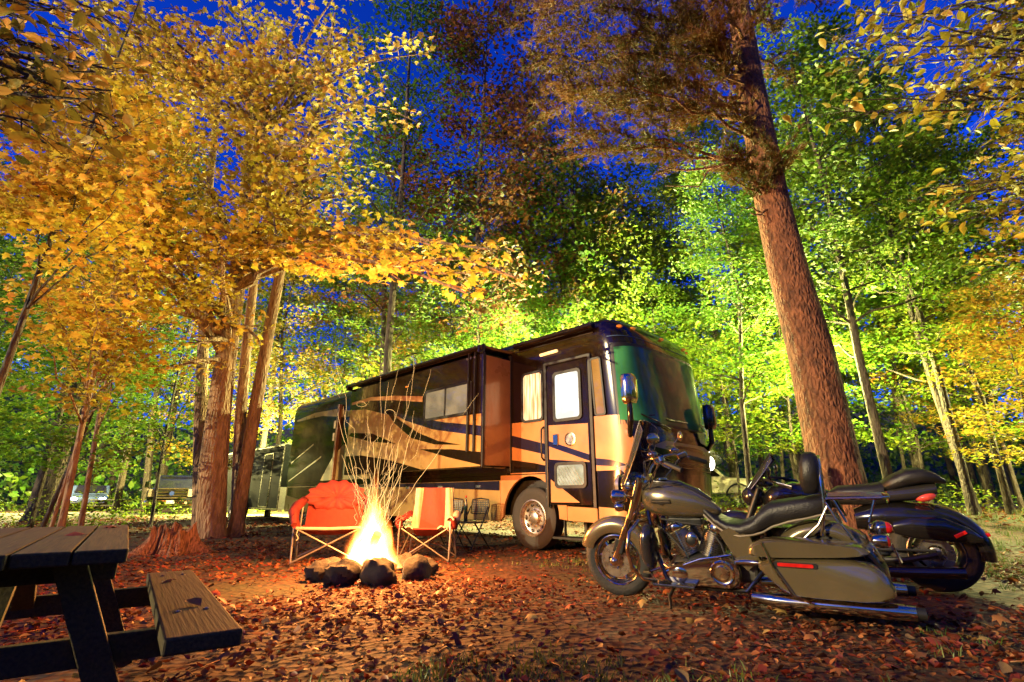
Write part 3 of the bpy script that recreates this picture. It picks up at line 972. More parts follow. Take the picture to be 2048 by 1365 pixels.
for (x, y, k, mt, s, lab) in [
    (5.6, 19, 0, L_LIME, 1.0, 'young lime tree peeking over the right end of the motorhome'),
    (3.2, 20.5, 2, L_LIME, 1.0, 'young lime tree behind the windscreen of the motorhome'),
    (.2, 19.5, 2, L_GREEN, 1.0, 'young green tree behind the motorhome door'),
    (-2.8, 20, 2, L_LIME, 1.05, 'young lime tree over the slide-out window'),
    (-5.8, 22.5, 2, L_GOLD, 1.1, 'young gold tree over the rear of the motorhome'),
    (-9.0, 25, 2, L_LIME, 1.1, 'young lime tree above the trailer roof'),
    (-12.0, 20.8, 0, L_GOLD, 1.1, 'young gold tree between trailer and pickup'),
    (7.9, 18.2, 1, L_LIME, 1.1, 'low lime bush tree just right of the white pickup camper'),
    (9.5, 17.3, 0, L_LIME, 1.1, 'young lime tree left of the pine trunk'),
    (10.6, 20.5, 2, L_LIME, 1.1, 'taller young lime tree behind the pine base'),
    (12.9, 16.3, 0, L_LIME, 1.1, 'young lime tree right of the pine, over the dark motorcycle seat'),
    (14.7, 15.2, 2, L_GOLD, 1.0, 'young gold tree above the grass clump'),
    (15.5, 20.5, 2, L_LIME, 1.1, 'young lime tree standing by the gravel road'),
    (17.2, 19, 0, L_LIME, 1.1, 'small lime tree by the road at the right edge'),
    (19.5, 21.5, 2, L_LIME, 1.2, 'young lime tree beyond the right end of the road'),
    (13.2, 24, 2, L_GREEN, 1.2, 'young green tree across the road'),
    (7.0, 23, 2, L_LIME, 1.2, 'young lime tree far behind the white pickup camper'),
    (-17.5, 21.5, 0, L_GREEN, 1.1, 'young green tree left of the pickup'),
    (-20.5, 18, 2, L_GREEN, 1.1, 'young green tree at the far left behind the table'),
    (-13.2, 12.5, 1, L_GREEN, 1.0, 'low green sapling at the left behind the table'),
    (-15.5, 14, 0, L_LIME, 1.0, 'young lime tree at the left frame edge'),
    (11.8, 11.5, 1, L_GOLD, .9, 'low gold sapling to the right of the pine'),
    (16.0, 11.8, 2, L_LIME, 1.0, 'young lime tree at the right of the grass'),
    (-13.2, -9.2, 1, L_LIME, 0.85, 'first unseen bush of the row added left of the camera to block the sun'),  # row of unseen bushes added to keep the low sun off the foreground
    (-13.6, -7.6, 1, L_LIME, 0.85, 'second unseen bush of the row added left of the camera to block the sun'),
    (-13.0, -6.2, 1, L_LIME, 0.8, 'third unseen bush of the row added left of the camera to block the sun'),
    (-13.5, -5.9, 1, L_LIME, 0.72, 'fourth unseen bush of the row added left of the camera to block the sun'),
    (-13.0, -5.4, 1, L_LIME, 0.66, 'fifth unseen bush of the row added left of the camera to block the sun'),
    (-13.3, -1.2, 1, L_LIME, 0.68, 'sixth unseen bush of the row added left of the camera to block the sun'),
    (-13.0, -0.2, 1, L_LIME, 0.66, 'seventh unseen bush of the row added left of the camera to block the sun'),
    (-13.5, 1.2, 1, L_LIME, 0.66, 'eighth unseen bush of the row added left of the camera to block the sun'),
    (-13.2, 3.0, 1, L_LIME, 0.7, 'ninth unseen bush of the row added left of the camera to block the sun'),
    (1.9, 21.6, 2, L_GREEN, 1.45, 'bushy green tree right above the motorhome door'),
    (-2.3, 22.4, 2, L_LIME, 1.4, 'bushy lime tree above the slide-out roller'),
    (4.9, 21.8, 2, L_LIME, 1.45, 'bushy lime tree above the windscreen'),
    (4.4, 26, 2, L_LIME, 1.3, 'young lime tree far behind the motorhome cab'),
    (-.6, 25, 2, L_LIME, 1.3, 'young lime tree far behind the motorhome middle'),
]:
    wood_tree('young_tree', YOUNG[k], x, y, mt, lab, G_Y, s)

# old oak trunk at the far left
t = Tree(61)
t.trunk([(-17.6, 20, 0), (-17.6, 20, 2), (-17.7, 20, 6), (-17.9, 20, 11)], [.62, .52, .46, .3], 18)
for i in range(9):
    p, r_ = t.trunk_at(6 + i * .55)
    a = i * 2.2
    t.branch(p, p + Vector((math.cos(a) * 3.4, math.sin(a) * 3.4, 1.6)), .1, sprays=9, per=16, size=.16, rad=.7)
t.build('oak_tree', 'old thick oak trunk in shade at the far left', 'tree', dark_bark, L_GREEN, SMALL_V, SMALL_F)

# far woods as one mass
def far_woods():
    n = 190000
    an = rng.uniform(-math.pi, math.pi, n)
    an = an[(an > -1.75) | (an < -2.35)]          # gap left open in the woods so the low sun gets in
    n = len(an)
    d = rng.uniform(40, 62, n)
    z = 19 * rng.random(n) ** 1.6
    z = z * (1 + .3 * np.sin(an * 23) + .2 * np.sin(an * 57))
    P = np.stack([np.sin(an) * d, np.cos(an) * d, z], 1)
    N = rng.normal(size=(n, 3))
    V, F = scatter(P, N, rng.uniform(.3, .55, n), SMALL_V, SMALL_F)
    V = [V]; F = [F]
    base = len(V[0])
    mb = MB()
    rr = random.Random(8)
    for i in range(60):
        a, dd = rr.uniform(-1.1, 1.1), rr.uniform(36, 50)
        x, y = math.sin(a) * dd, math.cos(a) * dd
        mb.tube([(x, y, 0), (x + rr.gauss(0, .3), y, 7), (x + rr.gauss(0, .6), y, 15)], [.22, .17, .08], 6)
    o = place('far_woods', tri_mesh('far_woods', V[0], F[0], L_GREEN))
    tag(o, 'dark woods closing the view behind the trees', 'woods', kind='stuff')
    o2 = mb.build('far_trunks', dark_bark, o, True)
    tag(o2, kind='stuff')
far_woods()

# undergrowth right and left
def undergrowth():
    P = []
    rr = random.Random(19)
    for (x0, x1, y0, y1, n) in [(7, 22, 14.5, 22, 70), (-24, -11, 13, 24, 60), (2, 10, 18, 26, 30), (-14, -4, 24, 32, 40)]:
        for _ in range(n):
            x, y = rr.uniform(x0, x1), rr.uniform(y0, y1)
            h = rr.uniform(.3, 1.1)
            for _ in range(45):
                P.append((x + rr.gauss(0, .35), y + rr.gauss(0, .35), gh(x, y) + h * rr.random()))
    P = np.array(P); n = len(P)
    N = np.stack([rng.normal(0, .6, n), rng.normal(0, .6, n), np.ones(n)], 1)
    V, F = scatter(P, N, rng.uniform(.07, .14, n), SMALL_V, SMALL_F)
    tag(place('undergrowth', tri_mesh('undergrowth', V, F, L_LIME)), 'low leafy undergrowth between the tree stems', 'undergrowth', kind='stuff')
undergrowth()
# ------------------------------------------------------------------ unseen lamps: some inferred from the lit woods, others added to brighten them
def lamp_post(x, y, h, power, label, col=(1, .84, .42)):
    z = gh(x, y)
    root = empty('lamp_post', (x, y, z), 0, 0, label, 'lamp', 'camp-site lamp posts')
    MB().tube([(0, 0, -.1), (0, 0, h)], .045, 10).lathe([(.12, 0), (.12, .04), (.05, .1)], (0, 0, 0), (0, 0, 1), 12).build('post', dark_metal, root, True)
    MB().lathe([(.02, 0), (.19, .02), (.17, .09), (.05, .15)], (0, 0, h), (0, 0, 1), 16).build('lamp_shade', dark_metal, root, True)
    MB().ball((0, 0, h - .05), (.09, .09, .06), 12, 8).build('bulb', emit_mat('bulb_glow', col, 12), root, True)
    l = bpy.data.lights.new('lamp_light', 'POINT')
    l.energy = power; l.color = col; l.shadow_soft_size = .12
    o = bpy.data.objects.new('lamp_light', l); COL.objects.link(o)
    o.parent = root; o.location = (0, 0, h - .2)
lamp_post(1.2, 19.0, 6.4, 28000, 'tall lamp post hidden behind the motorhome cab', (1, .96, .36))
lamp_post(-4.4, 19.6, 4.4, 18000, 'unseen lamp post added behind the motorhome tail to light the woods', (1, .94, .34))  # added to raise the brightness of the middle woods
lamp_post(9.05, 14.9, 4.6, 14000, 'lamp post hidden behind the pine trunk', (1, .94, .34))
lamp_post(15.6, 13.2, 4.0, 9000, 'unseen lamp post added right of the pitch to light the trees', (1, .94, .34))  # added out of frame to brighten the trees at the right
lamp_post(-11.5, 25.1, 2.9, 26000, 'lamp post hidden behind the black cargo trailer', (1, .84, .28))
lamp_post(-24.0, 27.0, 3.2, 10000, 'unseen lamp post added behind the old oak to light the woods', (1, .88, .32))  # added to brighten the dark left background

# ------------------------------------------------------------------ picnic table
old_wood = M('weathered_wood', (.045, .035, .014), .75, 0, .45, 9, bump=.22, bscale=10, stretch=(9, .35, 9), col2=(.08, .063, .025))
def picnic_table(loc, rz, label, L=1.85, detail=True):
    root = empty('picnic_table', loc, rz, 0, label, 'table')
    rr = random.Random(2)
    for i in range(5):
        MB().box((-.072 - .149 * i, L / 2 + rr.uniform(-.012, .012), .6875), (.143, L, .045)).build('plank', old_wood, root, bevel=.006)
    for sx in (1, -1):
        cx = -.37 + sx * .63
        MB().box((cx, L / 2 - .07, .405), (.235, L - .02, .055)).build('bench_plank', old_wood, root, bevel=.008)
    for y in (.34, L - .34):
        for sx in (1, -1):
            MB().bar((-.37 + sx * .20, y, .66), (-.37 + sx * .47, y, 0), .042, .095, (1, 0, 0)).build('leg', old_wood, root, bevel=.004)
        MB().box((-.37, y + .046, .335), (1.5, .042, .10)).build('bench_beam', old_wood, root, bevel=.004)
        MB().box((-.37, y + .046, .62), (.70, .042, .088)).build('top_cleat', old_wood, root, bevel=.004)
    for sx in (1, -1):
        for y in (.34, L - .34):
            for dy in (-.05, .05):
                MB().lathe([(.012, 0), (.012, .004), (.006, .007)], (-.37 + sx * .63 + dy, y + .05, .4325), (0, 0, 1), 8).build('bolt', steel, root)
    for y, yy in ((.39, .80), (L - .30, L - .72)):
        MB().bar((-.37, y, .34), (-.37, yy, .655), .088, .04).build('brace', old_wood, root, bevel=.004)
    return root
picnic_table((-1.29, 1.82, 0), R(36.2), 'weathered wooden picnic table in the lower left corner')
picnic_table((-20.2, 28, 0), R(80), 'distant pale picnic table between saplings and pickup')

def leaves_on_table():
    lm = [tri_mesh('fallen_leaf', MAPLE_V * np.array([1, 1, 1.6]), MAPLE_F, M('dry_leaf_1', (.28, .045, .018))), tri_mesh('fallen_leaf', CURL_V, OVAL_F, M('dry_leaf_0', (.34, .14, .035)))]
    rr = random.Random(6)
    mt = Matrix.Translation((-1.29, 1.82, 0)) @ Matrix.Rotation(R(36.2), 4, 'Z')
    for i, (x, y, z) in enumerate([(-.2, .9, .718), (-.45, .35, .718), (-.08, 1.5, .718), (.27, .5, .44), (.22, 1.3, .44)]):
        s_ = rr.uniform(.07, .10)
        o = place('fallen_leaf', lm[i % 2], None, mt @ Vector((x, y, z)), (rr.gauss(0, .15), rr.gauss(0, .15), rr.uniform(0, 6.3)), (s_, s_, s_))
        tag(o, ('red leaf lying in the middle of the picnic table top', 'curled brown leaf near the front edge of the picnic table', 'red leaf near the far end of the picnic table', 'curled brown leaf on the near half of the bench', 'red leaf on the far half of the bench')[i], 'leaf', 'leaves on the picnic table')
leaves_on_table()

# ------------------------------------------------------------------ stump
def stump():
    mb = MB()
    rings = []
    n = 180
    for j in range(13):
        t = j / 12
        ring = []
        for k in range(n):
            a = 2 * math.pi * k / n
            lob = 1 + .16 * math.sin(5 * a + .5) + .09 * math.sin(9 * a + 2) + .06 * math.sin(23 * a) + .05 * math.sin(37 * a + 5 * t) + .03 * math.sin(61 * a - 7 * t)
            rad = (.40 + .34 * (1 - t) ** 2.6 * (1 + .5 * math.sin(5 * a + .5))) * (1 + (lob - 1) * (1 - .3 * t))
            top = .44 + .07 * math.sin(3 * a + 1) + .06 * math.sin(7 * a) + .035 * math.sin(17 * a + 2)
            z = -.08 + (top + .08) * t
            ring.append((rad * math.cos(a), rad * math.sin(a), z))
        rings.append(ring)
    rings.append([(p[0] * .55, p[1] * .55, .34 + .03 * math.sin(i)) for i, p in enumerate(rings[-1])])
    mb.loft(rings)
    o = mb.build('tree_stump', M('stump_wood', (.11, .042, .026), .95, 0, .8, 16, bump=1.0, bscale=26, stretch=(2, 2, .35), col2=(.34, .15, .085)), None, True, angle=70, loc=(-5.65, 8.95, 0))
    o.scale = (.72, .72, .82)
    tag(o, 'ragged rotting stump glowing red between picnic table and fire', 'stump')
stump()

# ------------------------------------------------------------------ camp fire
FX, FY = -1.66, 6.35
stone_m = M('fire_stone', (.035, .03, .024), .85, 0, .4, 6, bump=.6, bscale=25)
for i, (x, y, r, lab) in enumerate([(-2.13, 6.12, (.20, .17, .15), 'low flat stone at the left of the fire'), (-1.80, 5.83, (.21, .19, .18), 'dark front stone of the fire ring, left of the glow'), (-1.43, 5.83, (.25, .20, .20), 'largest dark stone at the front of the fire'), (-1.07, 6.12, (.18, .17, .19), 'round stone at the right of the fire'),
                                  (-1.02, 6.48, (.15, .14, .13), 'small stone at the back right of the fire'), (-1.35, 6.85, (.19, .16, .15), 'stone behind the fire on the right'), (-1.85, 6.88, (.18, .17, .14), 'stone behind the fire on the left'), (-2.2, 6.55, (.18, .15, .13), 'stone at the back left of the fire')]):
    o = MB().ball((0, 0, r[2] * .42), (r[0] * .92, r[1] * .92, r[2] * .85), 22, 14, .075, 40 + i, (0, 0, i)).build('fire_stone', stone_m, None, True, loc=(x, y, 0))
    tag(o, lab, 'stone', 'stones around the camp fire')
char = M('charred_wood', (.02, .014, .01), .9, 0, .5, 12, bump=.8, bscale=20)
ember = M('glowing_log', (.08, .02, .01), .9, 0, .5, 9, emit=(1, .22, .03), estr=3)
for i, (a, t_, lab) in enumerate([(.3, .28, 'charred log leaning into the fire from the right'), (2.4, .34, 'glowing log leaning into the fire from the left'), (4.4, .22, 'burning log at the front of the fire')]):
    d = Vector((math.cos(a), math.sin(a), 0))
    o = MB().tube([d * .30 + Vector((0, 0, .06)), d * .1 + Vector((0, 0, .16)), d * -.12 + Vector((0, 0, .12 + t_))], [.055, .06, .05], 10).build('fire_log', ember if i else char, None, True, loc=(FX, FY, 0))
    tag(o, lab, 'log', 'logs in the camp fire')

def flame_material():
    m, n, out = new_mat('flame_gas')
    tc_ = n.nodes.new('ShaderNodeTexCoord')
    sep = n.nodes.new('ShaderNodeSeparateXYZ')
    n.links.new(tc_.outputs['Object'], sep.inputs[0])
    nz = n.nodes.new('ShaderNodeTexNoise'); nz.inputs['Scale'].default_value = 4.2; nz.inputs['Detail'].default_value = 4; nz.inputs['Distortion'].default_value = .8
    mp = n.nodes.new('ShaderNodeMapping'); mp.inputs['Scale'].default_value = (1.6, 1.6, .6)
    n.links.new(tc_.outputs['Object'], mp.inputs[0]); n.links.new(mp.outputs[0], nz.inputs['Vector'])
    def math_(op, a, b=None, c=None):
        q = n.nodes.new('ShaderNodeMath'); q.operation = op
        for i, v in enumerate((a, b, c)):
            if v is None: continue
            if isinstance(v, (int, float)): q.inputs[i].default_value = v
            else: n.links.new(v, q.inputs[i])
        return q.outputs[0]
    x2 = math_('MULTIPLY', sep.outputs[0], sep.outputs[0])
    y2 = math_('MULTIPLY', sep.outputs[1], sep.outputs[1])
    rad = math_('SQRT', math_('ADD', x2, y2))
    z = math_('MAXIMUM', sep.outputs[2], 0)
    # width of the fire shrinks with height
    wid = math_('MULTIPLY_ADD', z, -.42, .42)
    wid = math_('MAXIMUM', wid, .05)
    q = math_('DIVIDE', rad, wid)
    q = math_('ADD', q, math_('MULTIPLY_ADD', nz.outputs[0], 1.5, -.75))
    core = math_('MAXIMUM', math_('SUBTRACT', 1.0, q), 0)
    fall = math_('MAXIMUM', math_('MULTIPLY_ADD', z, -.80, 1.0), 0)
    dens = math_('MULTIPLY', math_('POWER', core, 1.3), math_('POWER', fall, 2.0))
    rp = n.nodes.new('ShaderNodeValToRGB')
    e = rp.color_ramp.elements
    e[0].position, e[0].color = 0, (1, .16, .015, 1)
    e[1].position, e[1].color = .55, (1, .78, .42, 1)
    e.new(.2).color = (1, .42, .08, 1)
    n.links.new(dens, rp.inputs[0])
    em = n.nodes.new('ShaderNodeEmission')
    n.links.new(rp.outputs[0], em.inputs[0])
    n.links.new(math_('MULTIPLY', dens, 230), em.inputs[1])
    n.links.new(em.outputs[0], out.inputs['Volume'])
    return m
fl = MB().lathe([(.02, .04), (.50, .06), (.56, .3), (.46, .7), (.30, 1.1), (.04, 1.38)], (0, 0, 0), (0, 0, 1), 20).build('campfire_flames', flame_material(), None, True, loc=(FX, FY, .02))
tag(fl, 'blazing white-hot flames of the camp fire inside the stones', 'fire')
fd = bpy.data.lights.new('fire_light', 'POINT')
fd.energy = 1250; fd.color = (1, .36, .075); fd.shadow_soft_size = .28
fo = bpy.data.objects.new('fire_light', fd); COL.objects.link(fo)
fo.location = (FX, FY, 1.2)

def sparks():
    rr = random.Random(14)
    mb = MB()
    for i in range(75):
        a, r0 = rr.uniform(0, 6.28), rr.uniform(0, .22)
        p = Vector((math.cos(a) * r0, math.sin(a) * r0, rr.uniform(.15, .5)))
        H = rr.uniform(.3, .9) if i < 45 else rr.uniform(.9, 2.3)
        spread = rr.gauss(0, .34) * H / 1.4
        sy = rr.gauss(0, .2)
        pts = []
        nn = 22
        ph, fr, am = rr.uniform(0, 6), rr.uniform(1.2, 4), rr.uniform(.004, .028)
        wander = Vector((0, 0, 0))
        for k in range(nn):
            t = k / (nn - 1)
            if rr.random() < .14: wander += Vector((rr.gauss(0, .035), rr.gauss(0, .03), 0))
            pts.append(p + Vector((spread * t + am * math.sin(fr * t * 6 + ph), sy * t + am * math.cos(fr * t * 5 + ph), H * t)) + wander)
        if i % 11 == 0:      # a curl
            c = pts[-6]
            pts = pts[:-6] + [c + Vector((.07 * (math.cos(q) - 1) + .03 * q / 6, 0, .05 * math.sin(q) + .01 * q)) for q in [j * .55 for j in range(13)]]
        m_ = len(pts)
        rd = rr.uniform(.0006, .0011)
        s0 = rr.uniform(0, .25)
        pts = pts[int(s0 * m_):]
        m_ = len(pts)
        k0 = 0
        while k0 < m_ - 3:                       # broken into dashes of uneven length
            k1 = min(m_, k0 + rr.randint(5, 13))
            mb.tube(pts[k0:k1], [rd * (1.1 - .7 * k / m_) * (1 if 0 < k - k0 < k1 - k0 - 1 else .4) for k in range(k0, k1)], 4, cap=False)
            k0 = k1 + rr.randint(0, 3)
    o = mb.build('sparks', emit_mat('spark_glow', (1, .55, .18), 4.0), None, loc=(FX, FY, .05))
    tag(o, 'bright wavy sparks swirling up from the camp fire', 'sparks', kind='stuff')
sparks()
def smoke():
    m, n, out = new_mat('fire_smoke')
    v = n.nodes.new('ShaderNodeVolumePrincipled')
    v.inputs['Color'].default_value = (.9, .75, .6, 1)
    tc_ = n.nodes.new('ShaderNodeTexCoord')
    g = n.nodes.new('ShaderNodeTexGradient'); g.gradient_type = 'QUADRATIC_SPHERE'
    n.links.new(tc_.outputs['Object'], g.inputs[0])
    mu = n.nodes.new('ShaderNodeMath'); mu.operation = 'MULTIPLY'; mu.inputs[1].default_value = .03
    n.links.new(g.outputs['Fac'], mu.inputs[0])
    n.links.new(mu.outputs[0], v.inputs['Density'])
    n.links.new(v.outputs[0], out.inputs['Volume'])
    o = MB().ball((0, 0, 0), 1.0, 20, 12).build('smoke', m, None, True, loc=(FX, FY, 1.05))
    o.scale = (1.05, 1.05, 1.6)
    tag(o, 'thin fire-lit smoke rising round the camp fire', 'smoke', kind='stuff')
smoke()

# ------------------------------------------------------------------ camp chairs
red_cloth = M('red_canvas', (.20, .018, .010), .8, 0, .3, 10, bump=.35, bscale=14)
white_cloth = M('pale_canvas', (.34, .28, .21), .8, 0, .15, 10, bump=.3, bscale=14)
dark_cloth = M('dark_canvas', (.05, .025, .022), .85, 0, .3, 10, bump=.3, bscale=20)
maroon = M('maroon_canvas', (.15, .013, .009), .75, 0, .35, 8, bump=.5, bscale=10)
pipe_m = M('painted_steel_tube', (.25, .22, .19), .35, .6, .15, 10)

def sheet(fn, nu, nv, thick=.012):
    """fn(u,v)->Vector on [0,1]^2, given thickness along its normal"""
    P = [[fn(i / nu, j / nv) for i in range(nu + 1)] for j in range(nv + 1)]
    nrm = []
    for j in range(nv + 1):
        row = []
        for i in range(nu + 1):
            a = P[j][min(nu, i + 1)] - P[j][max(0, i - 1)]
            b = P[min(nv, j + 1)][i] - P[max(0, j - 1)][i]
            c = a.cross(b)
            row.append(c.normalized() if c.length > 1e-9 else Vector((0, 0, 1)))
        nrm.append(row)
    W = nu + 1
    v = [P[j][i] + nrm[j][i] * thick / 2 for j in range(nv + 1) for i in range(W)] + [P[j][i] - nrm[j][i] * thick / 2 for j in range(nv + 1) for i in range(W)]
    o = W * (nv + 1)
    f = []
    for j in range(nv):
        for i in range(nu):
            a = j * W + i
            f.append((a, a + 1, a + W + 1, a + W)); f.append((o + a, o + a + W, o + a + W + 1, o + a + 1))
    for i in range(nu):
        f.append((i, o + i, o + i + 1, i + 1)); a = nv * W + i
        f.append((a, a + 1, o + a + 1, o + a))
    for j in range(nv):
        a = j * W
        f.append((a, a + W, o + a + W, o + a)); a += nu
        f.append((a, o + a, o + a + W, a + W))
    return MB().add(v, f)

def spline(pts, t):
    n = len(pts) - 1
    k = min(int(t * n), n - 1)
    u = t * n - k
    p = [Vector(pts[max(0, min(n, k + d))]) for d in (-1, 0, 1, 2)]
    return .5 * ((2 * p[1]) + (p[2] - p[0]) * u + (2 * p[0] - 5 * p[1] + 4 * p[2] - p[3]) * u * u + (3 * p[1] - p[0] - 3 * p[2] + p[3]) * u ** 3)

def quad_chair(loc, rz):
    root = empty('camp_chair', loc, rz, 0, 'red and white high-backed folding camp chair right of the fire', 'chair', 'camp chairs at the fire')
    prof = [(-.27, .455), (-.12, .40), (.06, .345), (.17, .37), (.22, .55), (.25, .78), (.29, 1.0)]
    def panel(x0, x1, name, mat, puff):
        def fn(u, v):
            q = spline([(0, a, b) for a, b in prof], v)
            narrow = 1 - .12 * max(0, v - .55) if x0 * x1 < 0 else 1
            x = x0 + (x1 - x0) * u
            wv = 1 + .10 * math.sin(v * 3.1)
            sag = puff * math.sin(math.pi * u)
            return Vector((x * wv * (1 - .10 * max(0, v - .5)), q.y - sag * (v > .45) + .012 * math.sin(9 * u + 7 * v), q.z + sag * (v <= .45) - (.03 * math.cos(x * 5) if v < .45 else 0)))
        return sheet(fn, 8, 22, .02).build(name, mat, root, True, angle=60)
    panel(-.175, .175, 'center_panel', red_cloth, .015)
    panel(-.285, -.179, 'side_bolster', white_cloth, .03)
    panel(.179, .285, 'side_bolster', white_cloth, .03)
    for s in (-1, 1):
        MB().tube([(s * .36, .30, 0), (s * .30, .28, .50), (s * .29, .30, 1.0)], .0115, 8).build('leg', pipe_m, root, True)
        MB().tube([(s * .36, -.30, 0), (s * .37, -.28, .35), (s * .36, -.25, .60)], .0115, 8).build('leg', pipe_m, root, True)
        MB().tube([(s * .36, -.30, .02), (s * .30, .27, .46)], .009, 6).tube([(s * .36, .30, .02), (s * .33, -.26, .46)], .009, 6).build('cross_tube', pipe_m, root, True)
        def arm(u, v, s=s):
            p = spline([(s * .36, -.30, .60), (s * .40, -.05, .585), (s * .36, .27, .66)], v)
            return Vector((p.x + (u - .5) * .11, p.y, p.z - .045 * (2 * u - 1) ** 2))
        sheet(arm, 6, 10, .02).build('armrest', maroon if s < 0 else white_cloth, root, True, angle=70)
        MB().tube([(s * .385, -.24, .58), (s * .40, -.2, .50), (s * .39, -.16, .45)], [.05, .055, .045], 10).build('cup_holder', maroon, root, True)
    for y in (-.30, .30):
        MB().tube([(-.36, y, .02), (.33, y * .95, .44)], .009, 6).tube([(.36, y * 1.03, .02), (-.33, y * .98, .44)], .009, 6).build('cross_tube', pipe_m, root, True)
    for (x, y) in ((.36, .3), (-.36, .3), (.36, -.3), (-.36, -.3)):
        MB().lathe([(.022, 0), (.022, .03), (.012, .045)], (x, y, 0), (0, 0, 1), 10).build('foot', black_plastic, root, True)
quad_chair((-1.22, 7.85, 0), R(-4))

def club_chair(loc, rz):
    root = empty('camp_chair', loc, rz, 0, 'wide padded red camp chair with rounded back left of the fire', 'chair', 'camp chairs at the fire')
    # puckered rounded back cushion, leaning backwards
    def back(side):
        rings = []
        for j in range(9):
            q = j / 8
            ring = []
            for k in range(48):
                a = 2 * math.pi * k / 48
                pl = 1 + .07 * math.cos(14 * a) * q
                x = .42 * q * pl * math.cos(a)
                zz = .21 * q * pl * math.sin(a) * (1.15 if math.sin(a) > 0 else .95)
                bulge = .055 * math.sqrt(max(0, 1 - q ** 2.2)) * (1 - .5 * math.exp(-(q / .18) ** 2)) * (1 + .38 * math.cos(14 * a + 1) * q) + .012
                y = side * bulge + .10 * (x / .46) ** 2 * -1.4
                ring.append(Vector((x, y + .30 + .18 * zz, .87 + zz)))
            rings.append(ring)
        return rings
    r0, r1 = back(-1), back(1)
    MB().loft(list(reversed(r0)) + r1, cap=False).build('back_cushion', maroon, root, True, angle=75)
    sheet(lambda u, v: Vector(((u - .5) * (.80 + .06 * v), -.30 + .52 * v + .0 * u, .46 - .07 * math.sin(math.pi * v) - .03 * math.sin(math.pi * u))), 10, 8, .03).build('seat', red_cloth, root, True)
    sheet(lambda u, v: Vector(((u - .5) * .80, .22 + .12 * v - .05 * math.cos((u - .5) * 3), .43 + .42 * v)), 10, 6, .03).build('lower_back', red_cloth, root, True)
    MB().tube([(-.43, -.31, .455), (0, -.34, .445), (.43, -.31, .455)], .022, 10).build('front_rail', white_cloth, root, True)
    for s in (-1, 1):
        MB().tube([(s * .46, .26, .82), (s * .52, .08, .74), (s * .53, -.12, .66), (s * .47, -.27, .50)], [.06, .075, .065, .04], 12).build('armrest', maroon, root, True)
        sheet(lambda u, v, s=s: Vector((s * (.47 + .04 * math.sin(3 * v)), -.24 + .46 * u, .45 + (.20 + .12 * u) * v)), 6, 6, .015).build('side_panel', red_cloth, root, True)
        MB().tube([(s * .50, .34, 0), (s * .47, .30, .85)], .012, 8).build('leg', pipe_m, root, True)
        MB().tube([(s * .44, -.38, 0), (s * .50, -.1, .45)], .012, 8).build('leg', pipe_m, root, True)
        MB().tube([(s * .50, .34, .02), (s * .45, -.30, .45)], .012, 8).build('cross_tube', pipe_m, root, True)
    MB().tube([(-.44, -.38, .02), (.43, -.31, .45)], .012, 8).build('cross_tube', pipe_m, root, True)
    MB().tube([(.44, -.36, .02), (-.43, -.31, .45)], .012, 8).build('cross_tube', pipe_m, root, True)
    MB().tube([(-.50, .34, .02), (.48, .32, .45)], .012, 8).build('cross_tube', pipe_m, root, True)
    MB().tube([(.50, .36, .02), (-.48, .32, .45)], .012, 8).build('cross_tube', pipe_m, root, True)
    MB().tube([(-.40, -.33, .44), (-.41, -.35, .38), (-.38, -.35, .33), (-.40, -.36, .30)], .008, 6).build('drawstring', white_cloth, root, True)
club_chair((-2.62, 7.75, 0), R(12))

def folding_chair(loc, rz, label):
    root = empty('folding_chair', loc, rz, 0, label, 'chair', 'black folding chairs beside the motorhome')
    fr = MB()
    for i in range(9):
        x = -.17 + .34 * i / 8
        fr.bar((x, .215, .60), (x, .235, .80), .012, .006, (0, 1, 0))
    for i in range(7):
        z = .61 + .19 * i / 6
        fr.bar((-.19, .216 + .02 * i / 6, z), (.19, .216 + .02 * i / 6, z), .006, .012)
    fr.build('back_mesh', black_plastic, root)
    MB().tube([(-.20, .21, .585), (-.215, .235, .70), (-.19, .24, .82), (0, .245, .84), (.19, .24, .82), (.215, .235, .70), (.20, .21, .585), (0, .21, .575)], .012, 8, closed=True).build('backrest', black_plastic, root, True)
    MB().box((0, 0, .44), (.42, .40, .025)).build('seat', black_plastic, root, bevel=.01)
    for s in (-1, 1):
        MB().tube([(s * .215, -.24, 0), (s * .215, .05, .42), (s * .21, .21, .70)], .012, 8).build('leg', dark_metal, root, True)
        MB().tube([(s * .195, .28, 0), (s * .195, -.12, .43)], .012, 8).build('leg', dark_metal, root, True)
    MB().tube([(-.215, -.20, .06), (.215, -.20, .06)], .008, 6).build('stretcher', dark_metal, root, True)
    MB().tube([(-.195, .23, .06), (.195, .23, .06)], .008, 6).build('stretcher', dark_metal, root, True)
folding_chair((-.72, 9.38, 0), R(-38), 'black mesh folding chair nearest the front wheel of the motorhome')
folding_chair((-1.18, 9.62, 0), R(-25), 'black mesh folding chair partly hidden behind the red and white chair')
b = empty('drink_bottle', (-.83, 9.5, .455), 0, 0, 'small dark bottle with red cap on the folding chair', 'bottle')
MB().lathe([(.03, 0), (.034, .02), (.034, .26), (.014, .36), (.013, .40)], (0, 0, 0), (0, 0, 1), 14).build('body', M('green_glass', (.02, .05, .02), .1, 0, .2, coat=1), b, True)
MB().lathe([(.017, .40), (.017, .43), (.01, .435)], (0, 0, 0), (0, 0, 1), 12).build('cap', M('red_cap', (.5, .03, .02), .4), b, True)
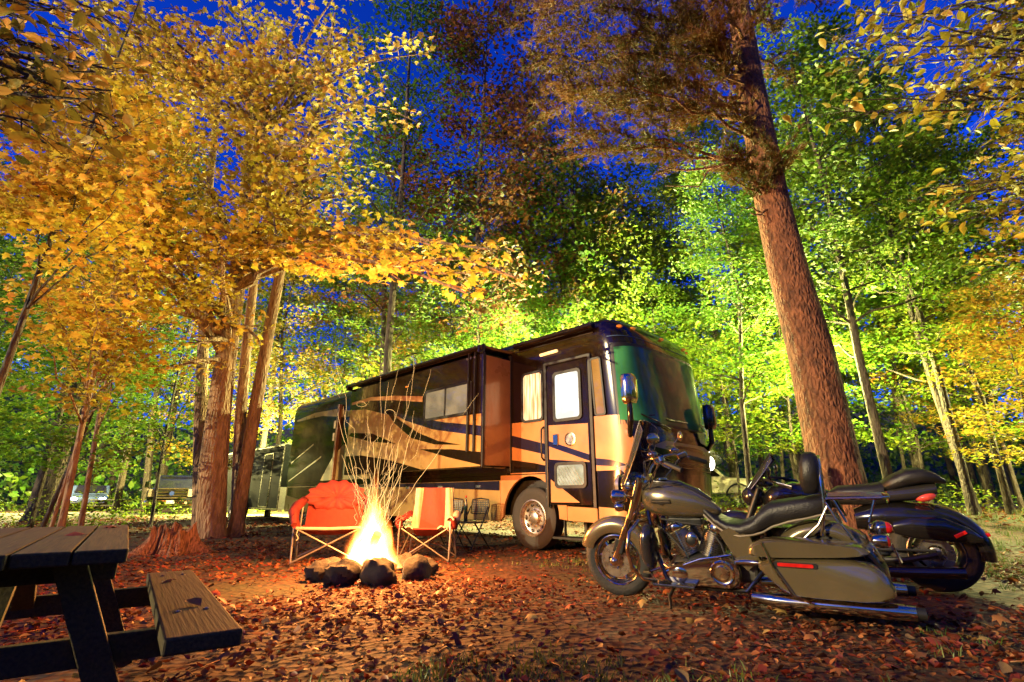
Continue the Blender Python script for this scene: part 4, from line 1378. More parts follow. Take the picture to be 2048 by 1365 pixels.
# ------------------------------------------------------------------ motorhome
coffee = M('coffee_paint', (.008, .005, .003), .12, 0, .3, 2, coat=.5, rvar=.03, spec=.35)
bronze = M('bronze_paint', (.20, .095, .045), .3, .15, .15, 3, coat=.6)
gold = M('gold_paint', (.31, .20, .065), .3, .1, .12, 3, coat=.6)
tan_paint = M('tan_paint', (.38, .19, .07), .32, .1, .12, 3, coat=.6)
navy = M('navy_paint', (.008, .006, .022), .2, 0, .2, 3, coat=1)
trim_black = M('trim_black', (.01, .009, .009), .4)
wind_glass = M('windscreen_glass', (.04, .22, .08), .08, 0, .5, 1.2, spec=.4, coat=.2, rvar=.03)  # mottled green base imitates the reflection of lit woods
amber = M('amber_lens', (.7, .22, .03), .2, emit=(1, .3, .05), estr=.25)

def lit_pane(name, c, s, c2=None, scale=(6, 1, 1.2)):
    m, n, out = new_mat(name)
    tc_ = n.nodes.new('ShaderNodeTexCoord')
    mp = n.nodes.new('ShaderNodeMapping'); mp.inputs['Scale'].default_value = scale
    nz = n.nodes.new('ShaderNodeTexNoise'); nz.inputs['Scale'].default_value = 2.2; nz.inputs['Detail'].default_value = 2
    n.links.new(tc_.outputs['Object'], mp.inputs[0]); n.links.new(mp.outputs[0], nz.inputs['Vector'])
    rp = n.nodes.new('ShaderNodeValToRGB')
    rp.color_ramp.elements[0].position, rp.color_ramp.elements[1].position = .42, .6
    rp.color_ramp.elements[0].color = tuple(c2 or c) + (1,); rp.color_ramp.elements[1].color = tuple(c) + (1,)
    n.links.new(nz.outputs[0], rp.inputs[0])
    e = n.nodes.new('ShaderNodeEmission'); e.inputs[1].default_value = s
    n.links.new(rp.outputs[0], e.inputs[0])
    g = n.nodes.new('ShaderNodeBsdfGlossy'); g.inputs['Roughness'].default_value = .05
    mx = n.nodes.new('ShaderNodeMixShader'); mx.inputs[0].default_value = .1
    n.links.new(e.outputs[0], mx.inputs[1]); n.links.new(g.outputs[0], mx.inputs[2])
    n.links.new(mx.outputs[0], out.inputs[0])
    m.cycles.emission_sampling = 'NONE'
    return m

RVO, RVA = Vector((.31, 9.19, 0)), math.atan2(.703, -.711)
rv = empty('motorhome', RVO, RVA, 0, 'large dark motorhome with gold swoosh graphics and lit door window', 'motorhome')
WD = 2.68
def lerp_tab(tab, z):
    for (a, b), (c, d) in zip(tab, tab[1:]):
        if z <= c: return b + (d - b) * max(0, (z - a)) / (c - a)
    return tab[-1][1]
XF = [(.35, -2.12), (.9, -2.28), (1.6, -2.34), (1.95, -2.30), (3.3, -2.14), (3.6, -2.05), (3.74, -1.92), (3.82, -1.68)]
INS = [(.3, 0), (3.5, 0), (3.66, .03), (3.76, .09), (3.82, .2)]
def surf0(a, z):
    """outer skin: a is x along the left side, below -1.5 it runs round the front (-3.1 is the nose, -4.7 the right corner)"""
    ins = lerp_tab(INS, z)
    if a >= -1.5: return Vector((a, -ins, z))
    if a <= -4.7: return Vector((-1.5 + (-4.7 - a), -WD + ins, z))
    t = (-1.5 - a) / 3.2 * math.pi
    xf = lerp_tab(XF, z)
    s_, c_ = math.sin(t), math.cos(t)
    return Vector((-1.5 + (xf + 1.5) * max(0, s_) ** .52, -WD / 2 + (WD / 2 - ins) * math.copysign(abs(c_) ** .44, c_), z))
def surf(a, z, off=0):
    p = surf0(a, z)
    if off:
        da = surf0(a - .03, z) - surf0(a + .03, z)
        dz = surf0(a, min(3.8, z + .03)) - surf0(a, z - .03)
        nn = da.cross(dz)
        nn = nn.normalized() if nn.length > 1e-9 else Vector((0, 1, 0))
        if nn.dot(p - Vector((2, -WD / 2, 2))) < 0: nn = -nn
        p = p + nn * off
    return p
# shell
zs = [1.25, 1.6, 1.95, 2.3, 2.7, 3.0, 3.3, 3.5, 3.6, 3.68, 3.74, 3.79, 3.82]
rings = []
for z in zs:
    ins = lerp_tab(INS, z)
    aa = [10.5, 7, 4, 1, -1.0, -1.5] + [-1.5 - 3.2 * k / 36 for k in range(1, 36)] + [-4.7, -6, -9, -13]
    ring = [surf0(a, z) for a in aa] + [Vector((10.55 - ins * .3, -WD + ins, z)), Vector((10.6 - ins * .3, -WD + .06 + ins, z)), Vector((10.6 - ins * .3, -.06 - ins, z)), Vector((10.55 - ins * .3, -ins, z))]
    rings.append(ring)
MB().loft(rings).build('body', coffee, rv, True, angle=35)
# lower front cap, rear and right skirts
rings = [[surf0(-1.42 - 3.36 * k / 40, z) for k in range(41)] for z in (.42, .6, .9, 1.1, 1.25)]
MB().loft(rings, closed=False).build('front_cap', coffee, rv, True, angle=35)
MB().box((4.5, -WD + .03, .84), (12, .05, .84)).build('right_skirt', gold, rv)
MB().box((10.55, -WD / 2, .84), (.06, WD - .12, .84)).build('rear_skirt', coffee, rv)
MB().box((4.6, -WD / 2, .85), (11.6, WD - .5, .6)).build('chassis', dark_metal, rv)
MB().box((4.4, -WD / 2, 1.24), (12, WD - .12, .03)).build('floor_pan', dark_metal, rv)

def skin(name, mat, top, bot, off=.004, n=20, rows=5, parent=None):
    """painted patch on the skin; top/bot: lists of (a,z)"""
    def ev(l, t):
        k = t * (len(l) - 1); i = min(int(k), len(l) - 2); u = k - i
        return (l[i][0] + (l[i + 1][0] - l[i][0]) * u, l[i][1] + (l[i + 1][1] - l[i][1]) * u)
    R_ = []
    for j in range(rows + 1):
        row = []
        for i in range(n + 1):
            p, q = ev(top, i / n), ev(bot, i / n)
            v = j / rows
            row.append(surf(p[0] + (q[0] - p[0]) * v, p[1] + (q[1] - p[1]) * v, off))
        R_.append(row)
    return MB().loft(R_, closed=False).build(name, mat, parent or rv, True)
# side graphics on the wall round the door and past the corner
skin('painted_band', tan_paint, [(.47, 2.19), (-.4, 2.17), (-1.5, 2.12), (-1.85, 2.10), (-2.05, 1.80), (-2.18, 1.45)], [(.47, 1.26), (-.4, 1.26), (-1.5, 1.26), (-1.75, 1.26), (-1.95, 1.26), (-2.05, 1.26)], .004, 30)
skin('painted_stripe', navy, [(.47, 1.97), (-.4, 1.75), (-1.0, 1.58), (-1.9, 1.33)], [(.47, 1.76), (-.4, 1.57), (-1.0, 1.42), (-1.9, 1.27)], .008, 24, 2)
skin('painted_stripe', coffee, [(.47, 1.52), (-.1, 1.44), (-.52, 1.36)], [(.47, 1.28), (-.1, 1.28), (-.52, 1.27)], .008, 12, 2)
# lower skirts, left side: each compartment door a part
def skirt(poly, name, mat, y0=-.05, y1=0.0, bevel=.006):
    return MB().prism(poly, y0, y1, lambda a, b, t: (a, t, b)).build(name, mat, rv, bevel=bevel)
arc = [(.66 * math.cos(q), .52 + .70 * math.sin(q)) for q in [math.pi * k / 16 for k in range(17)]]
skirt([(.74, .44), (.74, 1.245), (-.82, 1.245), (-.82, .5)] + [(-p[0], p[1]) for p in arc], 'wheel_arch_panel', tan_paint)
skirt([(-.83, .5), (-.83, .72), (-1.44, .70), (-1.44, .48)], 'door_sill', tan_paint)
xs = [.75, 1.95, 3.15, 4.35, 5.5, 6.9]
for a, b_ in zip(xs, xs[1:]):
    d_ = skirt([(a, .44), (a, 1.16), (b_ - .012, 1.16), (b_ - .012, .44)], 'compartment_door', gold, bevel=.012)
    MB().box(((a + b_) / 2, .012, 1.06), (.14, .02, .05)).build('handle', steel, d_, bevel=.004)
skirt([(6.9, .44), (6.9, 1.16), (10.5, 1.16), (10.5, .44)] , 'rear_skirt_panel', gold)
skirt([(.75, 1.165), (.75, 1.245), (10.5, 1.245), (10.5, 1.165)], 'skirt_rail', coffee)
# dark sweeps over the lower skirts
def flat(poly, name, mat, y, th=.003, parent=None):
    return MB().prism(poly, y, y + th, lambda a, b, t: (a, t, b)).build(name, mat, parent or rv)
flat([(.76, .98), (.76, 1.15), (6.8, 1.15), (6.8, 1.12), (3.5, 1.07)], 'painted_stripe', navy, .008)
flat([(6.85, .5), (6.85, 1.14), (10.4, 1.14), (10.4, .9)], 'painted_stripe', coffee, .008)
# rear part of the wall beyond the slide-out
flat([(5.5, 1.3), (5.5, 2.0), (7.0, 2.25), (7.6, 1.9), (8.2, 1.3)], 'painted_band', gold, .003)
flat([(6.0, 3.0), (7.5, 3.3), (9.0, 3.35), (10.3, 3.25), (10.3, 3.2), (8.5, 3.2), (7.0, 3.0)], 'painted_stripe', gold, .003)
flat([(8.9, 2.4), (10.4, 1.9), (10.4, 1.86), (8.9, 2.35)], 'painted_stripe', gold, .004)
flat([(8.3, 2.0), (10.4, 1.35), (10.4, 1.31), (8.3, 1.95)], 'painted_stripe', gold, .004)

def rrect(x0, x1, z0, z1, r, n=5):
    out = []
    for cx, cz, a0 in ((x1 - r, z1 - r, 0), (x0 + r, z1 - r, 90), (x0 + r, z0 + r, 180), (x1 - r, z0 + r, 270)):
        for k in range(n + 1):
            a = R(a0 + 90 * k / n)
            out.append((cx + r * math.cos(a), cz + r * math.sin(a)))
    return out
def window(parent, x0, x1, z0, z1, pane, y=0, fw=.045, r=.07, name='window', mull=None, slant=0):
    o, i_ = rrect(x0, x1, z0, z1, r), rrect(x0 + fw, x1 - fw, z0 + fw, z1 - fw, max(.02, r - fw * .6))
    n = len(o)
    f0 = lambda a, b, t: (a + slant * (b - z0), t, b)
    v = [f0(a, b, y) for a, b in o] + [f0(a, b, y + .022) for a, b in o] + [f0(a, b, y + .022) for a, b in i_] + [f0(a, b, y) for a, b in i_]
    fs = []
    for k in range(n):
        l = (k + 1) % n
        for q in range(3):
            fs.append((q * n + k, q * n + l, (q + 1) * n + l, (q + 1) * n + k))
    w_ = MB().add(v, fs).build(name, trim_black, parent, True, angle=35)
    MB().add([f0(a, b, y + .009) for a, b in i_], [tuple(range(n))]).build('pane', pane, w_)
    if mull is not None:
        MB().box((mull, y + .016, (z0 + z1) / 2), (.035, .02, z1 - z0 - fw)).build('mullion', trim_black, w_)
    return w_
pane_white = lit_pane('door_light', (1, .92, .72), 2.0, (.50, .48, .42), (1.2, 1, 1.6))
pane_curtain = lit_pane('curtain_light', (1, .78, .42), 2.0, (.75, .28, .09), (9, 1, .6))
pane_amber = lit_pane('firelight_pane', (.95, .42, .10), .75, (.80, .34, .07), (1, 1, 1))  # emission imitates firelight reflected in the narrow window
pane_tan = lit_pane('tan_blind', (.80, .55, .28), .55, (.50, .36, .20), (1, 1, 1))
pane_low = lit_pane('step_well_light', (.85, .72, .40), 1.0, (.6, .5, .25), (3, 1, 3))

# door
door = MB().prism(rrect(-1.37, -.47, .74, 3.12, .06), .002, .03, lambda a, b, t: (a, t, b)).build('door', coffee, rv, bevel=.006)
window(door, -1.24, -.62, 2.10, 2.98, pane_white, .031, .05, .08)
window(door, -1.28, -.62, 1.0, 1.42, pane_low, .034, .05, .08)
for k in range(9):
    MB().bar((-1.22 + .066 * k, .050, 1.05), (-1.22 + .066 * min(8, k + 3), .050, 1.05 + .10 * (min(8, k + 3) - k)), .008, .006).build('grille_bar', steel, door)
flat([(-.50, 1.48), (-.50, 2.06), (-1.34, 2.02), (-1.34, 1.40)], 'door_panel', tan_paint, .031, .003, door)
flat([(-.50, 1.70), (-.50, 1.79), (-1.34, 1.52), (-1.34, 1.42)], 'painted_stripe', navy, .036, .003, door)
flat([(-.52, .78), (-.52, 1.15), (-1.12, .78)], 'door_panel', tan_paint, .031, .003, door)
MB().box((-.66, .045, 1.80), (.11, .03, .19)).build('door_handle', chrome, door, bevel=.01)
MB().lathe([(.115, 0), (.115, .012), (.095, .018), (.09, .008), (.06, .008), (.055, .02), (.03, .02)], (-.97, .034, 1.79), (0, 1, 0), 28).build('badge', steel, door, True)
for x in (-.43, -1.41):
    MB().box((x, .016, 1.93), (.06, .04, 2.46)).build('door_frame', trim_black, rv, bevel=.006)
MB().box((-.92, .016, 3.17), (1.04, .04, .05)).build('door_frame', trim_black, rv, bevel=.006)
MB().tube([(-.36, .01, 2.05), (-.36, .07, 2.0), (-.36, .08, 1.75), (-.36, .07, 1.52), (-.36, .01, 1.47)], .016, 10).build('grab_handle', black_plastic, rv, True)
window(rv, -.37, .17, 2.16, 3.10, pane_curtain, .002, .045, .09)
window(rv, -1.70, -1.48, 2.12, 3.10, pane_amber, .008, .03, .05, slant=.06)
MB().tube([(-.35, .05, 3.36), (-.75, .05, 3.37)], .028, 10).build('porch_light', M('porch_lens', (.8, .6, .3), .3, emit=(1, .6, .25), estr=1.2), rv, True)
MB().box((-1.0, .02, .24), (.75, .26, .035)).build('entry_step', dark_metal, rv, bevel=.006)
MB().bar((-.7, -.1, .24), (-.7, -.1, .7), .05, .02).bar((-1.3, -.1, .24), (-1.3, -.1, .7), .05, .02).build('step_bracket', dark_metal, rv)
for x in (-1.2, -.95, 3.6):
    MB().tube([(x, -.35, .04), (x, -.35, .7)], .045, 10).lathe([(.14, .0), (.14, .03)], (x, -.35, .0), (0, 0, 1), 14).build('levelling_jack', dark_metal, rv, True)

# roof trim and awning
MB().tube([(-1.55, .05, 3.66), (.30, .05, 3.66)], .06, 12).build('awning_roller', coffee, rv, True)
MB().tube([(-1.5, -.02, 3.56), (.35, -.02, 3.56)], .018, 8).build('awning_rail', trim_black, rv, True)
MB().box((3.5, -1.2, 4.0), (1.1, .9, .32)).build('roof_air_conditioner', coffee, rv, bevel=.06)

# slide-out
S0, S1, SD, SZ0, SZ1 = .45, 5.4, .75, 1.36, 3.44
slide = MB().box(((S0 + S1) / 2, SD / 2 - .2, (SZ0 + SZ1) / 2), (S1 - S0, SD + .4, SZ1 - SZ0)).build('slide_out', coffee, rv, bevel=.025)
MB().box((S0 - .006, SD / 2, (SZ0 + SZ1) / 2), (.012, SD - .10, SZ1 - SZ0 - .08)).build('end_panel', bronze, slide)
MB().box((S0 - .012, SD - .02, (SZ0 + SZ1) / 2), (.03, .05, SZ1 - SZ0)).build('corner_trim', trim_black, slide, bevel=.006)
MB().box((S0 + .03, .02, (SZ0 + SZ1) / 2), (.10, .06, SZ1 - SZ0 + .14)).build('seal_flange', trim_black, rv, bevel=.01)
window(slide, .72, 2.22, 2.32, 2.95, pane_tan, SD + .002, .05, .08, mull=1.52)
ys = SD + .001
flat([(.47, 1.38), (.47, 2.30), (1.6, 2.32), (2.5, 2.40), (3.6, 2.62), (4.6, 2.85), (5.35, 2.92), (5.35, 1.38)], 'painted_band', gold, ys, .002, slide)
flat([(2.3, 2.86), (3.4, 3.02), (4.4, 3.12), (5.3, 3.10), (5.3, 3.04), (4.4, 3.04), (3.4, 2.92), (2.3, 2.74)], 'painted_stripe', tan_paint, ys, .002, slide)
ys += .004
flat([(.47, 1.90), (.47, 2.08), (1.5, 2.24), (2.6, 2.46), (3.6, 2.72), (2.9, 2.42), (1.9, 2.14)], 'painted_stripe', navy, ys, .002, slide)
flat([(1.0, 1.78), (1.7, 1.90), (2.4, 2.12), (3.1, 2.45), (3.7, 2.74), (3.3, 2.40), (2.6, 2.02), (1.8, 1.84)], 'painted_stripe', coffee, ys + .003, .002, slide)
flat([(.47, 1.40), (.47, 1.62), (1.3, 1.72), (2.3, 1.78), (1.4, 1.58)], 'painted_stripe', coffee, ys, .002, slide)
flat([(3.2, 1.95), (4.2, 2.25), (5.2, 2.35), (5.3, 2.28), (4.3, 2.08)], 'painted_stripe', coffee, ys, .002, slide)
flat([(2.2, 1.38), (3.4, 1.62), (4.6, 1.78), (5.35, 1.8), (5.35, 1.38)], 'painted_stripe', coffee, ys, .002, slide)
MB().box((2.9, SD + .006, 3.15), (.09, .012, .025)).build('marker_light', amber, slide)
# slide topper awning and its arms
MB().tube([(S0 - .1, SD + .07, 3.52), (S1 + .1, SD + .07, 3.52)], .05, 12).build('topper_roller', coffee, slide, True)
MB().box(((S0 + S1) / 2, SD / 2 + .02, 3.565), (S1 - S0 + .1, SD + .08, .012), (R(-2), 0, 0)).build('topper_fabric', dark_cloth, slide)
for x in (.62, .80):
    MB().box((x, SD + .035, 2.55), (.035, .05, 1.82)).build('awning_arm', trim_black, slide, bevel=.004)
for x in (S0, S1):
    MB().box((x, SD + .05, 3.48), (.05, .16, .14)).build('awning_bracket', coffee, slide, bevel=.012)
for k in range(3):
    MB().lathe([(.022, 0), (.022, .02)], (.6 + .11 * k, SD + .06, 3.36), (0, 1, 0), 10).build('bracket_bolt', steel, slide, True)
# second, shallow bedroom slide near the tail
MB().box((7.35, .04, 2.35), (.10, .10, 2.1)).build('seam_trim', bronze, rv, bevel=.01)
for z in (2.5, 2.85):
    MB().box((7.6, .02, z), (.10, .03, .22)).build('side_vent', M('pale_vent', (.6, .5, .32), .5), rv, bevel=.006)
# rear ladder
lad = MB()
for y in (-.35, -.75):
    lad.tube([(10.75, y, .6), (10.75, y, 3.7), (10.5, y, 3.86)], .016, 8)
for k in range(9):
    lad.tube([(10.75, -.35, .75 + .32 * k), (10.75, -.75, .75 + .32 * k)], .012, 6)
lad.build('ladder', steel, rv, True)

# windscreen, wipers, front graphics
ws = skin('windscreen', wind_glass, [(-1.86 - 2.48 * k / 16, 3.22 + .03 * math.sin(math.pi * k / 16)) for k in range(17)], [(-1.80 - 2.60 * k / 16, 2.02 - .04 * math.sin(math.pi * k / 16)) for k in range(17)], .010, 48, 8)
skin('windscreen_trim', trim_black, [(-1.76 - 2.68 * k / 16, 3.30) for k in range(17)], [(-1.76 - 2.68 * k / 16, 1.95) for k in range(17)], .004, 48, 8)
skin('screen_strip', M('blue_strip', (.05, .09, .16), .2), [(-1.72 - 2.76 * k / 16, 3.43) for k in range(17)], [(-1.72 - 2.76 * k / 16, 3.415) for k in range(17)], .006, 40, 1)
for (a0, a1) in ((-3.0, -2.35), (-4.0, -3.3)):
    MB().tube([surf(a0, 1.90, .03), surf((a0 + a1) / 2, 2.0, .06), surf(a1, 2.10, .03)], .012, 6).tube([surf(a1 + .35, 2.06, .035), surf(a1 - .35, 2.10, .035)], .009, 6).build('wiper', trim_black, rv, True)
skin('painted_swoosh', gold, [(-2.55, 1.62), (-2.9, 1.72), (-3.3, 1.70), (-3.9, 1.52)], [(-2.55, 1.61), (-2.9, 1.58), (-3.3, 1.48), (-3.9, 1.42)], .005, 24, 2)
skin('painted_swoosh', coffee, [(-2.85, 1.62), (-3.1, 1.66), (-3.3, 1.62)], [(-2.85, 1.61), (-3.1, 1.61), (-3.3, 1.55)], .009, 12, 2)
for dz in (0, .07):
    skin('painted_pinstripe', gold, [(-2.45 - 1.5 * k / 8, 1.60 - dz - .25 * math.sin(math.pi * k / 11)) for k in range(9)], [(-2.45 - 1.5 * k / 8, 1.588 - dz - .25 * math.sin(math.pi * k / 11)) for k in range(9)], .006, 24, 1)
skin('bumper_band', gold, [(-2.2 - 2.3 * k / 10, .86) for k in range(11)], [(-2.2 - 2.3 * k / 10, .46) for k in range(11)], .006, 30, 3)
skin('bumper_band', tan_paint, [(-1.46, .72), (-1.8, .68), (-2.15, .60)], [(-1.46, .48), (-1.8, .46), (-2.15, .45)], .006, 14, 3)
skin('grille', black_gloss, [(-2.3 - 2.0 * k / 10, 1.22) for k in range(11)], [(-2.3 - 2.0 * k / 10, .90) for k in range(11)], .01, 30, 3)
lens = M('headlight_lens', (.5, .42, .34), .08, .5, .3, 14, coat=1)
hl = skin('headlight', lens, [(-1.72, 1.31), (-2.0, 1.34), (-2.25, 1.30)], [(-1.72, 1.28), (-2.0, 1.10), (-2.25, 1.08)], .016, 12, 3)
MB().ball(surf(-2.05, 1.21, .0), .075, 12, 8).build('bulb', chrome, hl, True)
MB().ball(surf(-1.88, 1.24, .0), .05, 12, 8).build('indicator', amber, hl, True)
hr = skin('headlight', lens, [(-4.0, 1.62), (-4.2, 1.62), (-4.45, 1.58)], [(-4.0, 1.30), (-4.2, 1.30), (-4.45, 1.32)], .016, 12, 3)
MB().ball(surf(-4.12, 1.46, .05), (.09, .09, .13), 14, 10).build('bulb', emit_mat('flash_reflection_glow', (1, .93, .72), 40), hr, True)  # glowing ball imitates a flash reflection, the headlight itself is not lit
for k in range(5):
    a = -2.2 - 1.8 * k / 4
    MB().ball(surf(a, 3.60, .0), (.05, .06, .025), 10, 6).build('clearance_light', amber, rv, True)

def mirror(px, py, Y, h, side):
    c = rv_local(at(px, py, Y))
    m_ = MB().loft([[c + Vector((dx, .13 * math.copysign(abs(math.cos(q)) ** .5, math.cos(q)) * k, h / 2 * math.copysign(abs(math.sin(q)) ** .5, math.sin(q)) * k)) for q in [2 * math.pi * i / 28 for i in range(28)]] for dx, k in ((-.10, .7), (-.07, .95), (0, 1.0), (.05, .98))]).build('mirror', chrome if side else black_gloss, rv, True, angle=50)
    arm_to = surf(-1.95, 1.85, 0) if side else surf(-4.35, 1.85, 0)
    MB().tube([c - Vector((0, 0, h / 2 - .03)), c - Vector((0, 0, h / 2 + .22)), c.lerp(arm_to, .4) - Vector((0, 0, h / 2 + .2)), arm_to], [.04, .045, .04, .04], 10).build('mirror_arm', black_gloss, m_, True)
def rv_local(p):
    return Matrix.Rotation(-RVA, 3, 'Z') @ (p - RVO)
mirror(1257, 778, 7.25, .46, 1)
mirror(1418, 835, 9.0, .46, 0)

# wheels
def truck_wheel(parent, x, y, r=.515, wd=.28, rim=True):
    w_ = empty('wheel', (x, y, r)); w_.parent = parent
    t_ = .5 * wd
    MB().lathe([(r * .60, -t_), (r * .93, -t_), (r, -t_ * .8), (r, t_ * .8), (r * .93, t_), (r * .78, t_ * 1.04), (r * .60, t_ * .9)], (0, 0, 0), (0, 1, 0), 40, True).build('tyre', black_rubber, w_, True)
    MB().lathe([(r * .60, t_ * .9), (r * .60, t_ * .96), (r * .565, t_ * .98), (r * .53, t_ * .75), (r * .50, t_ * .45), (r * .36, t_ * .30), (r * .30, t_ * .35), (r * .20, t_ * .35), (r * .19, t_ * .75), (r * .10, t_ * .85), (.001, t_ * .85)], (0, 0, 0), (0, 1, 0), 40, cap0=False).build('rim', M('wheel_alloy', (.62, .52, .40), .25, .9, .15, 9), w_, True)
    for k in range(10):
        a = 2 * math.pi * k / 10
        MB().ball((math.cos(a) * r * .43, t_ * .39, math.sin(a) * r * .43), (.025, .02, .045), 10, 6, rot=(0, -a, 0)).build('hand_hole', trim_black, w_, True)
        a += .31
        MB().lathe([(.016, 0), (.016, .03), (.01, .035)], (math.cos(a) * r * .26, t_ * .34, math.sin(a) * r * .26), (0, 1, 0), 6).build('lug_nut', chrome, w_)
    return w_
truck_wheel(rv, 0, -.20)
truck_wheel(rv, 8.0, -.18)
truck_wheel(rv, 9.15, -.18)
for x in (0, 8.0, 9.15):
    MB().lathe([(.3, -.14), (.515, -.14), (.515, .14), (.3, .14)], (x, -WD + .22, .515), (0, 1, 0), 28).build('far_tyre', black_rubber, rv, True)
# ------------------------------------------------------------------ other vehicles
def rv_pt(x, y, z=0):
    return RVO + Matrix.Rotation(RVA, 3, 'Z') @ Vector((x, y, z))
tl = empty('cargo_trailer', rv_pt(11.8, -.3), RVA, 0, 'black enclosed cargo trailer with silver gravel guard behind the motorhome', 'trailer')
tl.location.z = 0
tr_black = M('trailer_black', (.006, .008, .007), .6, 0, .3, 2, coat=.0, rvar=.05, spec=.08)
MB().prism(rrect(0, 6.4, .42, 2.62, .10), 0, -2.1, lambda a, b, t: (a, t, b)).build('body', tr_black, tl, True, angle=30)
MB().box((3.2, -1.05, 2.62), (6.3, 2.12, .05)).build('roof', M('trailer_roof', (.30, .32, .26), .4, .4), tl, bevel=.02)
MB().box((-.012, -1.05, .80), (.02, 2.08, .74)).build('gravel_guard', M('tread_plate', (.62, .58, .48), .35, .5, .15, 30, bump=.4, bscale=60), tl)
MB().prism(rrect(.9, 1.75, .50, 2.36, .10), .002, .016, lambda a, b, t: (a, t, b)).build('door_frame', steel, tl)
MB().prism(rrect(.94, 1.71, .54, 2.32, .08), .010, .022, lambda a, b, t: (a, t, b)).build('door', tr_black, tl)
for z in (.46, 2.58):
    MB().box((3.2, .012, z), (6.36, .02, .04)).build('edge_trim', steel, tl)
MB().box((.0, .01, 1.5), (.03, .03, 2.2)).build('corner_trim', steel, tl)
MB().bar((0, -1.05, .45), (-1.2, -1.05, .45), .12, .1).bar((0, -.3, .45), (-1.0, -1.05, .45), .08, .08).bar((0, -1.8, .45), (-1.0, -1.05, .45), .08, .08).build('drawbar', dark_metal, tl)
for x in (3.2, 4.05):
    w_ = empty('wheel', (x, .06, .36)); w_.parent = tl
    MB().lathe([(.2, -.12), (.36, -.11), (.36, .09), (.33, .11), (.2, .10)], (0, 0, 0), (0, 1, 0), 28, True).build('tyre', black_rubber, w_, True)
    MB().lathe([(.22, .10), (.20, .08), (.09, .04), (.06, .09), (.001, .09)], (0, 0, 0), (0, 1, 0), 20, cap0=False).build('rim', steel, w_, True)
    MB().tube([(x + .46 * math.cos(q), .10, .36 + .46 * math.sin(q)) for q in [math.pi * k / 12 for k in range(13)]], .05, 8).build('mudguard', steel, tl, True)

# --- generic wheel for cars
def car_wheel(parent, x, y, r, wd, s):
    w_ = empty('wheel', (x, y, r)); w_.parent = parent
    MB().lathe([(r * .6, -wd / 2), (r * .94, -wd / 2), (r, -wd * .38), (r, wd * .38), (r * .94, wd / 2), (r * .6, wd / 2)], (0, 0, 0), (1, 0, 0), 28, True).build('tyre', black_rubber, w_, True)
    MB().lathe([(r * .62, s * wd * .48), (r * .55, s * wd * .40), (r * .30, s * wd * .25), (r * .16, s * wd * .45), (.001, s * wd * .45)], (0, 0, 0), (1, 0, 0), 24, cap0=False).build('rim', steel, w_, True)

# --- pickup truck, front towards the camera (local -y)
def pickup(loc, rz):
    root = empty('pickup_truck', loc, rz, 0, 'dark pickup truck with chrome grille facing the camera, left of the maple', 'pickup truck')
    paint = M('pickup_paint', (.02, .022, .03), .18, 0, .2, 3, coat=1)
    def ring(w, z0, z1, y, cr=.12):
        return [Vector((a, y, b)) for a, b in rrect(-w, w, z0, z1, cr, 4)]
    MB().loft([ring(.94, .62, 1.14, -2.72), ring(.99, .55, 1.20, -2.6), ring(1.0, .52, 1.26, -1.3), ring(1.0, .52, 1.28, 3.0)]).build('body', paint, root, True, angle=45)
    MB().loft([ring(.86, 1.24, 1.30, -1.35, .02), ring(.80, 1.24, 1.60, -.98, .05), ring(.74, 1.24, 1.88, -.55, .10), ring(.74, 1.24, 1.92, .5, .12), ring(.78, 1.24, 1.80, 1.0, .1)]).build('cab', paint, root, True, angle=45)
    MB().add([(-.78, -1.30, 1.33), (.78, -1.30, 1.33), (.66, -.66, 1.83), (-.66, -.66, 1.83)], [(0, 1, 2, 3)]).build('windscreen', black_gloss, root)
    for s in (-1, 1):
        MB().box((s * .975, -2.50, 1.04), (.035, .30, .34)).box((s * .78, -2.745, 1.02), (.30, .05, .34)).build('headlight', lens, root, bevel=.02)
        MB().box((s * 1.16, -1.05, 1.42), (.20, .10, .30)).build('mirror', chrome, root, bevel=.02)
        MB().lathe([(.06, 0), (.06, -.03)], (s * .62, -2.84, .58), (0, 1, 0), 12).build('fog_light', lens, root, True)
        car_wheel(root, s * .86, -1.75, .41, .27, s); car_wheel(root, s * .86, 2.0, .41, .27, s)
    g = MB().box((0, -2.76, 1.0), (1.24, .05, .42)).build('grille', trim_black, root, bevel=.02)
    MB().tube([(-.62, -2.80, .80), (.62, -2.80, .80), (.62, -2.80, 1.21), (-.62, -2.80, 1.21)], .028, 8, closed=True).build('surround', chrome, g, True)
    for z in (.93, 1.07):
        MB().box((0, -2.80, z), (1.2, .05, .07)).build('grille_bar', chrome, g, bevel=.015)
    MB().lathe([(.10, 0), (.10, -.02)], (0, -2.83, 1.0), (0, 1, 0), 20).build('emblem', M('emblem_blue', (.03, .05, .2), .2), g, True)
    MB().loft([[Vector((a, y, b)) for a, b in rrect(-w, w, .44, .70, .06, 3)] for w, y in ((.92, -2.86), (1.02, -2.78), (1.04, -2.55))]).build('bumper', chrome, root, True, angle=40)
    MB().box((0, -2.87, .62), (.32, .01, .14)).build('number_plate', M('plate_white', (.6, .6, .55), .4), root)
    MB().box((0, -2.7, .40), (1.7, .2, .12)).build('air_dam', trim_black, root, bevel=.02)
pickup((-17.3, 26.9, 0), R(30))

